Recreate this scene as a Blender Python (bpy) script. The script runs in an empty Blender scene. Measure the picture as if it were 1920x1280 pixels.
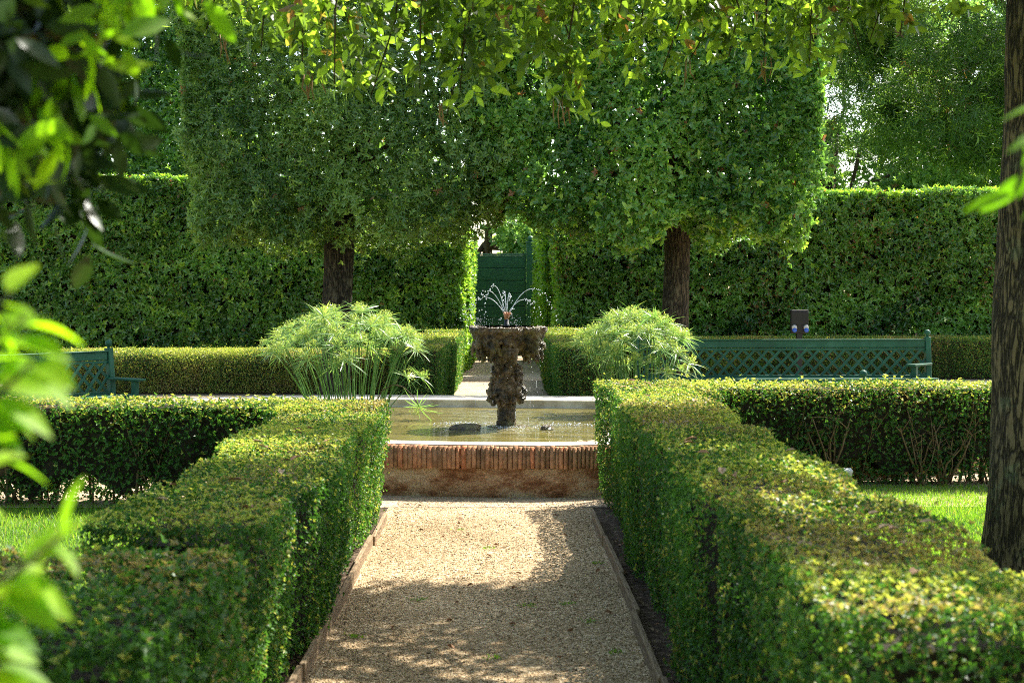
import bpy, math, random
import numpy as np
from mathutils import Vector, Matrix

random.seed(7)
RNG = np.random.default_rng(11)
SC = bpy.context.scene
COL = SC.collection
R = math.radians

# ------------------------------------------------------------------ camera
cd = bpy.data.cameras.new("camera")
cam = bpy.data.objects.new("camera", cd)
COL.objects.link(cam)
cam.location = (0, 0, 1.6)
cd.sensor_width = 36
cd.lens = 50
cd.clip_start = 0.05
cd.clip_end = 600
cam.rotation_euler = (R(90 - 1.93), 0, R(-0.30))
cd.dof.use_dof = True
cd.dof.focus_distance = 14.0
cd.dof.aperture_fstop = 5.0
cd.dof.aperture_blades = 9
SC.camera = cam

# ------------------------------------------------------------------ sky, sun, exposure
SUN = Vector((0.60, 0.60, 1.0)).normalized()          # towards the sun
EL = math.asin(SUN.z)
w = bpy.data.worlds.new("World")
SC.world = w
w.use_nodes = True
nt = w.node_tree
bg = nt.nodes["Background"]
sky = nt.nodes.new("ShaderNodeTexSky")
sky.sky_type = 'NISHITA'
sky.sun_disc = False
sky.sun_elevation = EL
sky.sun_rotation = math.atan2(SUN.x, SUN.y)
sky.dust_density = 1.5
sky.ozone_density = 0.4
wbm = nt.nodes.new("ShaderNodeMix")                   # daylight white balance of the photograph
wbm.data_type = 'RGBA'; wbm.blend_type = 'MULTIPLY'
wbm.inputs[0].default_value = 1.0
wbm.inputs[7].default_value = (1.0, 0.96, 0.85, 1)
nt.links.new(sky.outputs[0], wbm.inputs[6])
nt.links.new(wbm.outputs[2], bg.inputs[0])
bg.inputs[1].default_value = 0.15
sl = bpy.data.lights.new("sun", 'SUN')
sl.energy = 4.9
sl.angle = R(0.5)
sl.color = (1.0, 0.95, 0.86)
so = bpy.data.objects.new("sun", sl)
so.rotation_euler = (-SUN).to_track_quat('-Z', 'Y').to_euler()
so.location = SUN * 40
COL.objects.link(so)
SC.view_settings.view_transform = 'Standard'
SC.view_settings.look = 'None'
SC.view_settings.gamma = 1.0
SC.view_settings.exposure = 1.65
SC.cycles.filter_width = 1.0
SC.cycles.use_denoising = False      # keeps the leaf detail crisp
SC.cycles.max_bounces = 8
SC.cycles.diffuse_bounces = 4
SC.cycles.transmission_bounces = 6
SC.cycles.transparent_max_bounces = 8
SC.cycles.caustics_reflective = False
SC.cycles.caustics_refractive = False
SC.cycles.sample_clamp_indirect = 6


# ------------------------------------------------------------------ object helpers
def tag(o, label=None, cat=None, group=None, kind=None):
    if label: o["label"] = label
    if cat: o["category"] = cat
    if group: o["group"] = group
    if kind: o["kind"] = kind
    return o


def empty(name, loc, label, cat, group=None, rz=0.0):
    o = bpy.data.objects.new(name, None)
    o.empty_display_size = 0.2
    o.location = loc
    o.rotation_euler = (0, 0, rz)
    COL.objects.link(o)
    return tag(o, label, cat, group)


def link(name, me, mat, parent=None):
    o = bpy.data.objects.new(name, me)
    if mat is not None and not me.materials:
        me.materials.append(mat)
    COL.objects.link(o)
    if parent is not None:
        o.parent = parent
    return o


def copy_tree(o, parent=None):
    c = o.copy()
    COL.objects.link(c)
    if parent is not None:
        c.parent = parent
    for ch in list(o.children):
        copy_tree(ch, c)
    return c


def np_mesh(name, V, faces, tint=None, smooth=False):
    """faces: list of int arrays (n,k)"""
    me = bpy.data.meshes.new(name)
    V = np.ascontiguousarray(V, dtype=np.float32)
    me.vertices.add(len(V))
    me.vertices.foreach_set("co", V.ravel())
    faces = [f for f in faces if len(f)]
    nl = sum(f.size for f in faces)
    npoly = sum(len(f) for f in faces)
    me.loops.add(nl)
    me.polygons.add(npoly)
    me.loops.foreach_set("vertex_index", np.concatenate([f.ravel() for f in faces]).astype(np.int32))
    tot = np.concatenate([np.full(len(f), f.shape[1]) for f in faces])
    start = np.concatenate([[0], np.cumsum(tot)[:-1]])
    me.polygons.foreach_set("loop_start", start.astype(np.int32))
    me.polygons.foreach_set("loop_total", tot.astype(np.int32))
    if smooth:
        me.polygons.foreach_set("use_smooth", np.ones(npoly, dtype=bool))
    if tint is not None:
        a = me.attributes.new("tint", 'FLOAT_COLOR', 'POINT')
        t = np.ones((len(V), 4), dtype=np.float32)
        t[:, :tint.shape[1]] = tint
        a.data.foreach_set("color", t.ravel())
    me.update(calc_edges=True)
    return me


class MB:
    def __init__(s):
        s.v = []
        s.f = []
        s.sm = []

    def add(s, vs, fs, smooth=False):
        b = len(s.v)
        s.v += [tuple(p) for p in vs]
        s.f += [tuple(i + b for i in f) for f in fs]
        s.sm += [smooth] * len(fs)
        return s

    def box(s, x0, x1, y0, y1, z0, z1, bev=0.0):
        return s.obox(((x0 + x1) / 2, (y0 + y1) / 2, (z0 + z1) / 2), (1, 0, 0), (0, 1, 0), (0, 0, 1), abs(x1 - x0), abs(y1 - y0), abs(z1 - z0), bev)

    def obox(s, c, ax, ay, az, lx, ly, lz, bev=0.0):
        c = Vector(c); ax = Vector(ax); ay = Vector(ay); az = Vector(az)
        b = min(bev, lx * .45, ly * .45, lz * .45)
        P = []
        if b <= 0:
            for sz in (-1, 1):
                for sy in (-1, 1):
                    for sx in (-1, 1):
                        P.append(c + ax * (sx * lx / 2) + ay * (sy * ly / 2) + az * (sz * lz / 2))
            return s.add(P, [(0, 2, 3, 1), (4, 5, 7, 6), (0, 1, 5, 4), (2, 6, 7, 3), (0, 4, 6, 2), (1, 3, 7, 5)])
        # chamfered box: 24 verts
        idx = {}
        for sx in (-1, 1):
            for sy in (-1, 1):
                for sz in (-1, 1):
                    for k in range(3):
                        h = [lx / 2 - b, ly / 2 - b, lz / 2 - b]
                        h[k] += b
                        idx[(sx, sy, sz, k)] = len(P)
                        P.append(c + ax * (sx * h[0]) + ay * (sy * h[1]) + az * (sz * h[2]))
        F = []
        for k in range(3):
            o = [a for a in range(3) if a != k]
            for sg in (-1, 1):
                q = []
                for a, bb in ((-1, -1), (1, -1), (1, 1), (-1, 1)):
                    t = [0, 0, 0]; t[k] = sg; t[o[0]] = a; t[o[1]] = bb
                    q.append(idx[(t[0], t[1], t[2], k)])
                F.append(tuple(q))
        for k in range(3):           # edges along axis k
            o = [a for a in range(3) if a != k]
            for a in (-1, 1):
                for bb in (-1, 1):
                    t1 = [0, 0, 0]; t1[o[0]] = a; t1[o[1]] = bb
                    lo = list(t1); lo[k] = -1; hi = list(t1); hi[k] = 1
                    F.append((idx[(*lo, o[0])], idx[(*hi, o[0])], idx[(*hi, o[1])], idx[(*lo, o[1])]))
        for sx in (-1, 1):
            for sy in (-1, 1):
                for sz in (-1, 1):
                    F.append((idx[(sx, sy, sz, 0)], idx[(sx, sy, sz, 1)], idx[(sx, sy, sz, 2)]))
        return s.add(P, F)

    def bar(s, a, b, wd, th, up=(0, 0, 1), bev=0.0):
        a = Vector(a); b = Vector(b)
        d = (b - a); L = d.length; d.normalize()
        sd = d.cross(Vector(up)).normalized(); u = sd.cross(d).normalized()
        return s.obox((a + b) / 2, d, sd, u, L, wd, th, bev)

    def tube(s, pts, radii, seg=8, cap=True, jit=0.0):
        pts = [Vector(p) for p in pts]
        n = len(pts)
        if not hasattr(radii, '__len__'):
            radii = [radii] * n
        V = []
        ref = Vector((0.3, 0.9, 0.2)).normalized()
        for i, p in enumerate(pts):
            t = (pts[min(i + 1, n - 1)] - pts[max(i - 1, 0)]).normalized()
            if abs(t.dot(ref)) > 0.95:
                ref = Vector((1, 0.1, 0)).normalized()
            a = t.cross(ref).normalized(); b = t.cross(a).normalized()
            for k in range(seg):
                an = 2 * math.pi * k / seg
                r = radii[i] * (1 + jit * random.uniform(-1, 1))
                V.append(p + (a * math.cos(an) + b * math.sin(an)) * r)
        F = []
        for i in range(n - 1):
            for k in range(seg):
                k2 = (k + 1) % seg
                F.append((i * seg + k, i * seg + k2, (i + 1) * seg + k2, (i + 1) * seg + k))
        if cap:
            F.append(tuple(range(seg - 1, -1, -1)))
            F.append(tuple(range((n - 1) * seg, n * seg)))
        return s.add(V, F, True)

    def lathe(s, prof, c=(0, 0, 0), seg=24, fn=None):
        V = []
        for (r, z) in prof:
            for k in range(seg):
                an = 2 * math.pi * k / seg
                rr, zz = (r, z) if fn is None else fn(r, z, an)
                V.append((c[0] + rr * math.cos(an), c[1] + rr * math.sin(an), c[2] + zz))
        F = []
        n = len(prof)
        for i in range(n - 1):
            for k in range(seg):
                k2 = (k + 1) % seg
                F.append((i * seg + k, i * seg + k2, (i + 1) * seg + k2, (i + 1) * seg + k))
        F.append(tuple(range(seg - 1, -1, -1)))
        F.append(tuple(range((n - 1) * seg, n * seg)))
        return s.add(V, F, True)

    def ball(s, c, r, seg=14, rings=8):
        prof = [(max(1e-4, r * math.sin(math.pi * i / rings)), -r * math.cos(math.pi * i / rings)) for i in range(rings + 1)]
        return s.lathe(prof, c, seg)

    def build(s, name, mat, parent=None):
        me = bpy.data.meshes.new(name)
        me.from_pydata(s.v, [], s.f)
        me.polygons.foreach_set("use_smooth", s.sm)
        me.update()
        return link(name, me, mat, parent)


# ------------------------------------------------------------------ materials
def newmat(name):
    m = bpy.data.materials.new(name)
    m.use_nodes = True
    t = m.node_tree
    for n in list(t.nodes):
        t.nodes.remove(n)
    out = t.nodes.new("ShaderNodeOutputMaterial")
    return m, t, out


def N(t, typ, **kw):
    n = t.nodes.new(typ)
    for k, v in kw.items():
        if k == 'inp':
            for a, b in v.items():
                n.inputs[a].default_value = b
        else:
            setattr(n, k, v)
    return n


def ramp(t, stops, interp='LINEAR'):
    n = t.nodes.new("ShaderNodeValToRGB")
    cr = n.color_ramp
    cr.interpolation = interp
    while len(cr.elements) < len(stops):
        cr.elements.new(0.5)
    for e, (p, c) in zip(cr.elements, stops):
        e.position = p
        e.color = (*c, 1)
    return n


def leaf_mat(name, dark, light, fresh, dead, trans=(1.0, 1.0, 0.55), tw=0.42, rough=0.42, spec=0.4, sat_t=2.2):
    """tint.r picks dark..light, tint.g mixes new growth, tint.b mixes dry brown"""
    m, t, out = newmat(name)
    L = t.links
    at = N(t, "ShaderNodeAttribute", attribute_name="tint")
    sep = N(t, "ShaderNodeSeparateColor")
    L.new(at.outputs["Color"], sep.inputs[0])
    rp = ramp(t, [(0.0, dark), (0.55, tuple((a + b) / 2 for a, b in zip(dark, light))), (1.0, light)])
    L.new(sep.outputs[0], rp.inputs[0])
    m1 = N(t, "ShaderNodeMix", data_type='RGBA')
    L.new(sep.outputs[1], m1.inputs[0]); L.new(rp.outputs[0], m1.inputs[6]); m1.inputs[7].default_value = (*fresh, 1)
    m2 = N(t, "ShaderNodeMix", data_type='RGBA')
    L.new(sep.outputs[2], m2.inputs[0]); L.new(m1.outputs[2], m2.inputs[6]); m2.inputs[7].default_value = (*dead, 1)
    pb = N(t, "ShaderNodeBsdfPrincipled", inp={"Roughness": rough, "Specular IOR Level": spec})
    L.new(m2.outputs[2], pb.inputs["Base Color"])
    tm = N(t, "ShaderNodeMix", data_type='RGBA', blend_type='MULTIPLY')
    tm.inputs[0].default_value = 1.0
    L.new(m2.outputs[2], tm.inputs[6])
    tm.inputs[7].default_value = (trans[0] * sat_t, trans[1] * sat_t, trans[2] * sat_t, 1)
    tr = N(t, "ShaderNodeBsdfTranslucent")
    L.new(tm.outputs[2], tr.inputs["Color"])
    mx = N(t, "ShaderNodeMixShader")
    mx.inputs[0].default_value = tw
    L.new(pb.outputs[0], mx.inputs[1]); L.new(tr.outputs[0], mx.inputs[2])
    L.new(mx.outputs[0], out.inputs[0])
    return m


def rough_mat(name, stops, scale=8.0, detail=6.0, rough=0.8, bump=0.3, bscale=None, spec=0.3, stretch=(1, 1, 1), bdist=0.02, coord='Object'):
    m, t, out = newmat(name)
    L = t.links
    tc = N(t, "ShaderNodeTexCoord")
    mp = N(t, "ShaderNodeMapping")
    mp.inputs["Scale"].default_value = stretch
    L.new(tc.outputs[coord], mp.inputs[0])
    n1 = N(t, "ShaderNodeTexNoise", inp={"Scale": scale, "Detail": detail, "Roughness": 0.62})
    L.new(mp.outputs[0], n1.inputs["Vector"])
    rp = ramp(t, stops)
    L.new(n1.outputs[0], rp.inputs[0])
    pb = N(t, "ShaderNodeBsdfPrincipled", inp={"Roughness": rough, "Specular IOR Level": spec})
    L.new(rp.outputs[0], pb.inputs["Base Color"])
    n2 = N(t, "ShaderNodeTexNoise", inp={"Scale": bscale or scale * 4, "Detail": 5.0})
    L.new(mp.outputs[0], n2.inputs["Vector"])
    bp = N(t, "ShaderNodeBump", inp={"Strength": bump, "Distance": bdist})
    L.new(n2.outputs[0], bp.inputs["Height"])
    L.new(bp.outputs[0], pb.inputs["Normal"])
    L.new(pb.outputs[0], out.inputs[0])
    return m


def gravel_mat(name, cols, scale=95.0, big=0.9):
    m, t, out = newmat(name)
    L = t.links
    tc = N(t, "ShaderNodeTexCoord")
    v = N(t, "ShaderNodeTexVoronoi", inp={"Scale": scale, "Randomness": 1.0})
    L.new(tc.outputs["Object"], v.inputs["Vector"])
    sep = N(t, "ShaderNodeSeparateColor")
    L.new(v.outputs["Color"], sep.inputs[0])
    rp = ramp(t, cols)
    L.new(sep.outputs[0], rp.inputs[0])
    n = N(t, "ShaderNodeTexNoise", inp={"Scale": big, "Detail": 7.0, "Roughness": 0.6})
    L.new(tc.outputs["Object"], n.inputs["Vector"])
    rp2 = ramp(t, [(0.3, (0.72, 0.66, 0.56)), (0.65, (1.08, 1.05, 1.0))])
    L.new(n.outputs[0], rp2.inputs[0])
    mx = N(t, "ShaderNodeMix", data_type='RGBA', blend_type='MULTIPLY')
    mx.inputs[0].default_value = 1.0
    L.new(rp.outputs[0], mx.inputs[6]); L.new(rp2.outputs[0], mx.inputs[7])
    pb = N(t, "ShaderNodeBsdfPrincipled", inp={"Roughness": 0.85, "Specular IOR Level": 0.25})
    L.new(mx.outputs[2], pb.inputs["Base Color"])
    v2 = N(t, "ShaderNodeTexVoronoi", inp={"Scale": scale, "Randomness": 1.0})
    L.new(tc.outputs["Object"], v2.inputs["Vector"])
    inv = N(t, "ShaderNodeMath", operation='SUBTRACT')
    inv.inputs[0].default_value = 1.0
    L.new(v2.outputs["Distance"], inv.inputs[1])
    n3 = N(t, "ShaderNodeTexNoise", inp={"Scale": 9.0, "Detail": 4.0})
    L.new(tc.outputs["Object"], n3.inputs["Vector"])
    ad = N(t, "ShaderNodeMath", operation='MULTIPLY_ADD')
    L.new(n3.outputs[0], ad.inputs[0]); ad.inputs[1].default_value = 1.2; L.new(inv.outputs[0], ad.inputs[2])
    bp = N(t, "ShaderNodeBump", inp={"Strength": 0.9, "Distance": 0.012})
    L.new(ad.outputs[0], bp.inputs["Height"])
    L.new(bp.outputs[0], pb.inputs["Normal"])
    L.new(pb.outputs[0], out.inputs[0])
    return m


M = {}
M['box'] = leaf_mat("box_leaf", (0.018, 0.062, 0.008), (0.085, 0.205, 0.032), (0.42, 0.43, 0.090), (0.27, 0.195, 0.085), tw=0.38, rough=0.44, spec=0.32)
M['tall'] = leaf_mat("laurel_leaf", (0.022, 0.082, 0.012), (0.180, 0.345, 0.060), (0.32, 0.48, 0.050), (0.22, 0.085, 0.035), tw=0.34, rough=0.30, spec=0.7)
M['crown_narrow'] = leaf_mat("bay_leaf", (0.036, 0.100, 0.018), (0.225, 0.350, 0.085), (0.34, 0.46, 0.07), (0.25, 0.12, 0.05), tw=0.32, rough=0.32, spec=0.55)
M['crown_broad'] = leaf_mat("oak_leaf", (0.028, 0.100, 0.016), (0.190, 0.360, 0.065), (0.32, 0.48, 0.06), (0.25, 0.10, 0.05), tw=0.32, rough=0.32, spec=0.6)
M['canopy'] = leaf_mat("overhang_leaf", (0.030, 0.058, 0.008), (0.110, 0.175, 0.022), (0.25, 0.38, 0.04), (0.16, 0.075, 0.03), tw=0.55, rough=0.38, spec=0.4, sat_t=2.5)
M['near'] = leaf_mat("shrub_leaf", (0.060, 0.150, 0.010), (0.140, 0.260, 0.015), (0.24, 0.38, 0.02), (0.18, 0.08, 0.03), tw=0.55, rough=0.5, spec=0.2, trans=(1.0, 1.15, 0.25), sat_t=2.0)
M['shadeleaf'] = leaf_mat("painted_shade_leaf", (0.008, 0.024, 0.004), (0.024, 0.055, 0.007), (0.10, 0.17, 0.012), (0.10, 0.04, 0.02), tw=0.22, rough=0.4)  # near-black leaf with the tree edge's shade in its colour
M['papyrus'] = leaf_mat("papyrus_leaf", (0.085, 0.185, 0.045), (0.200, 0.330, 0.105), (0.38, 0.45, 0.12), (0.32, 0.19, 0.08), tw=0.32, rough=0.36, spec=0.5)
M['papstem'] = leaf_mat("papyrus_stem", (0.050, 0.140, 0.020), (0.110, 0.240, 0.035), (0.2, 0.3, 0.05), (0.2, 0.12, 0.05), tw=0.10, rough=0.4)
M['grass'] = leaf_mat("grass_blade", (0.080, 0.190, 0.015), (0.170, 0.300, 0.025), (0.28, 0.36, 0.05), (0.30, 0.22, 0.08), tw=0.45, rough=0.5)
M['conifer'] = leaf_mat("feathery_leaf", (0.028, 0.080, 0.014), (0.140, 0.240, 0.045), (0.28, 0.40, 0.06), (0.16, 0.07, 0.03), tw=0.34, rough=0.4)
M['far'] = leaf_mat("far_leaf", (0.080, 0.170, 0.050), (0.190, 0.320, 0.100), (0.34, 0.48, 0.13), (0.2, 0.12, 0.05), tw=0.42, rough=0.5)
M['dry'] = rough_mat("dry_leaf", [(0.3, (0.20, 0.09, 0.04)), (0.7, (0.42, 0.24, 0.12))], scale=6, rough=0.7)
M['paleleaf'] = rough_mat("pale_dry_leaf", [(0.3, (0.30, 0.19, 0.10)), (0.7, (0.48, 0.34, 0.20))], scale=6, rough=0.7)
M['twig'] = rough_mat("dark_core", [(0.3, (0.006, 0.006, 0.003)), (0.7, (0.035, 0.026, 0.012))], scale=30, rough=0.95, bump=1.0, bscale=60)  # near-black, standing for the shade deep between leaves
M['stem'] = rough_mat("hedge_stem", [(0.3, (0.07, 0.045, 0.02)), (0.7, (0.22, 0.15, 0.07))], scale=14, rough=0.9, bump=0.5)
M['soil'] = rough_mat("soil", [(0.3, (0.030, 0.019, 0.011)), (0.52, (0.085, 0.056, 0.032)), (0.68, (0.24, 0.17, 0.105))], scale=22, rough=0.95, bump=0.9, bscale=90)
M['turf'] = rough_mat("turf", [(0.3, (0.05, 0.09, 0.012)), (0.7, (0.10, 0.16, 0.022))], scale=9, rough=0.95, bump=0.8, bscale=80)
M['gravel'] = gravel_mat("gravel", [(0.0, (0.14, 0.085, 0.038)), (0.35, (0.345, 0.25, 0.138)), (0.75, (0.53, 0.40, 0.240)), (1.0, (0.76, 0.65, 0.47))])
M['gravel_far'] = gravel_mat("pale_gravel", [(0.0, (0.22, 0.16, 0.10)), (0.4, (0.40, 0.31, 0.21)), (1.0, (0.62, 0.53, 0.40))], scale=70)
M['wood'] = rough_mat("weathered_board", [(0.25, (0.10, 0.065, 0.035)), (0.5, (0.23, 0.16, 0.09)), (0.8, (0.36, 0.27, 0.16))], scale=9, rough=0.9, bump=0.7, stretch=(6, 0.8, 6), bscale=18)
M['paint'] = rough_mat("green_bench_paint", [(0.25, (0.005, 0.040, 0.022)), (0.55, (0.012, 0.080, 0.044)), (0.78, (0.035, 0.125, 0.080))], scale=3.2, detail=9, rough=0.55, bump=0.15, spec=0.25, bscale=40)
M['gatep'] = rough_mat("gate_green_paint", [(0.25, (0.010, 0.045, 0.020)), (0.55, (0.022, 0.095, 0.045)), (0.78, (0.045, 0.13, 0.07))], scale=3, detail=9, rough=0.5, bump=0.35, spec=0.4, stretch=(1, 1, 9), bscale=14)
M['black'] = rough_mat("black_plastic", [(0.3, (0.004, 0.0045, 0.005)), (0.7, (0.009, 0.010, 0.010))], scale=4, rough=0.5, bump=0.05)
M['blue'] = rough_mat("blue_plastic", [(0.3, (0.02, 0.07, 0.42)), (0.7, (0.03, 0.12, 0.55))], scale=4, rough=0.4, bump=0.02)
M['greyp'] = rough_mat("grey_plastic", [(0.3, (0.35, 0.36, 0.36)), (0.7, (0.50, 0.51, 0.50))], scale=4, rough=0.5, bump=0.05)
M['copper'] = rough_mat("copper_pipe", [(0.3, (0.30, 0.10, 0.04)), (0.7, (0.50, 0.22, 0.09))], scale=8, rough=0.4, bump=0.1)
M['marble'] = rough_mat("pale_stone_rim", [(0.28, (0.26, 0.21, 0.14)), (0.5, (0.46, 0.41, 0.33)), (0.8, (0.62, 0.58, 0.50))], scale=3.5, rough=0.6, bump=0.25, bscale=30)
M['tufa'] = None


def bark_mat(name, c0, c1, lich, scale=16, ridged=False):
    m, t, out = newmat(name)
    L = t.links
    tc = N(t, "ShaderNodeTexCoord")
    mp = N(t, "ShaderNodeMapping"); mp.inputs["Scale"].default_value = (1, 1, 0.28)
    L.new(tc.outputs["Object"], mp.inputs[0])
    nw = N(t, "ShaderNodeTexNoise", inp={"Scale": 5.0, "Detail": 3.0})
    L.new(mp.outputs[0], nw.inputs["Vector"])
    add = N(t, "ShaderNodeMix", data_type='VECTOR'); add.inputs[0].default_value = 0.12
    L.new(mp.outputs[0], add.inputs[4]); L.new(nw.outputs["Color"], add.inputs[5])
    v = N(t, "ShaderNodeTexVoronoi", feature='DISTANCE_TO_EDGE', inp={"Scale": scale})
    L.new(add.outputs[1], v.inputs["Vector"])
    rp = ramp(t, [(0.0, c0), (0.18, tuple((a + b) / 2 for a, b in zip(c0, c1))), (0.5, c1)])
    hsrc = v.outputs[0]
    if ridged:            # long furrows broken across into plates
        mr = N(t, "ShaderNodeMapping"); mr.inputs["Scale"].default_value = (1, 1, 0.16)
        L.new(tc.outputs["Object"], mr.inputs[0])
        nr = N(t, "ShaderNodeTexNoise", inp={"Scale": 27.0, "Detail": 4.0, "Roughness": 0.55, "Distortion": 0.6})
        L.new(mr.outputs[0], nr.inputs["Vector"])
        sb = N(t, "ShaderNodeMath", operation='SUBTRACT'); sb.inputs[1].default_value = 0.5; L.new(nr.outputs[0], sb.inputs[0])
        ab = N(t, "ShaderNodeMath", operation='ABSOLUTE'); L.new(sb.outputs[0], ab.inputs[0])
        nc = N(t, "ShaderNodeTexNoise", inp={"Scale": 30.0, "Detail": 3.0}); L.new(tc.outputs["Object"], nc.inputs["Vector"])
        mm = N(t, "ShaderNodeMath", operation='MULTIPLY'); L.new(ab.outputs[0], mm.inputs[0]); L.new(nc.outputs[0], mm.inputs[1])
        m5 = N(t, "ShaderNodeMath", operation='MULTIPLY'); m5.inputs[1].default_value = 8.0; L.new(mm.outputs[0], m5.inputs[0])
        hsrc = m5.outputs[0]
    L.new(hsrc, rp.inputs[0])
    n = N(t, "ShaderNodeTexNoise", inp={"Scale": 3.2, "Detail": 8.0, "Roughness": 0.7})
    L.new(tc.outputs["Object"], n.inputs["Vector"])
    rp2 = ramp(t, [(0.56, (0, 0, 0)), (0.68, (0.6, 0.6, 0.6))])
    L.new(n.outputs[0], rp2.inputs[0])
    mx = N(t, "ShaderNodeMix", data_type='RGBA')
    L.new(rp2.outputs[0], mx.inputs[0]); L.new(rp.outputs[0], mx.inputs[6]); mx.inputs[7].default_value = (*lich, 1)
    pb = N(t, "ShaderNodeBsdfPrincipled", inp={"Roughness": 0.9, "Specular IOR Level": 0.25})
    L.new(mx.outputs[2], pb.inputs["Base Color"])
    n4 = N(t, "ShaderNodeTexNoise", inp={"Scale": 60.0, "Detail": 4.0})
    L.new(mp.outputs[0], n4.inputs["Vector"])
    mn = N(t, "ShaderNodeMath", operation='MINIMUM'); mn.inputs[1].default_value = 0.3
    L.new(hsrc, mn.inputs[0])
    ma = N(t, "ShaderNodeMath", operation='MULTIPLY_ADD'); ma.inputs[1].default_value = 0.15
    L.new(n4.outputs[0], ma.inputs[0]); L.new(mn.outputs[0], ma.inputs[2])
    bp = N(t, "ShaderNodeBump", inp={"Strength": 1.0, "Distance": 0.06})
    L.new(ma.outputs[0], bp.inputs["Height"])
    L.new(bp.outputs[0], pb.inputs["Normal"])
    L.new(pb.outputs[0], out.inputs[0])
    return m


M['bark'] = bark_mat("furrowed_bark", (0.010, 0.007, 0.0035), (0.165, 0.118, 0.056), (0.20, 0.23, 0.12), ridged=True)
M['bark2'] = bark_mat("clipped_tree_bark", (0.008, 0.006, 0.004), (0.075, 0.058, 0.034), (0.20, 0.17, 0.10), ridged=True)
M['branch'] = rough_mat("branch_bark", [(0.3, (0.035, 0.022, 0.012)), (0.7, (0.11, 0.075, 0.04))], scale=20, rough=0.9, bump=0.6)


def tufa_mat():
    m, t, out = newmat("wet_tufa")
    L = t.links
    tc = N(t, "ShaderNodeTexCoord")
    n = N(t, "ShaderNodeTexNoise", inp={"Scale": 9.0, "Detail": 9.0, "Roughness": 0.7})
    L.new(tc.outputs["Object"], n.inputs["Vector"])
    rp = ramp(t, [(0.34, (0.012, 0.009, 0.004)), (0.45, (0.060, 0.040, 0.017)), (0.54, (0.190, 0.118, 0.048)), (0.62, (0.28, 0.21, 0.115)), (0.70, (0.42, 0.38, 0.29))])
    L.new(n.outputs[0], rp.inputs[0])
    n2 = N(t, "ShaderNodeTexNoise", inp={"Scale": 3.0, "Detail": 3.0})
    L.new(tc.outputs["Object"], n2.inputs["Vector"])
    rpm = ramp(t, [(0.45, (0, 0, 0)), (0.62, (1, 1, 1))])
    L.new(n2.outputs[0], rpm.inputs[0])
    mx = N(t, "ShaderNodeMix", data_type='RGBA', blend_type='MULTIPLY')
    L.new(rpm.outputs[0], mx.inputs[0]); L.new(rp.outputs[0], mx.inputs[6]); mx.inputs[7].default_value = (0.55, 0.75, 0.35, 1)
    pb = N(t, "ShaderNodeBsdfPrincipled", inp={"Roughness": 0.28, "Specular IOR Level": 0.7})
    L.new(mx.outputs[2], pb.inputs["Base Color"])
    n3 = N(t, "ShaderNodeTexNoise", inp={"Scale": 42.0, "Detail": 7.0, "Roughness": 0.75})
    L.new(tc.outputs["Object"], n3.inputs["Vector"])
    bp = N(t, "ShaderNodeBump", inp={"Strength": 1.0, "Distance": 0.06})
    L.new(n3.outputs[0], bp.inputs["Height"]); L.new(bp.outputs[0], pb.inputs["Normal"])
    L.new(pb.outputs[0], out.inputs[0])
    return m


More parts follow.
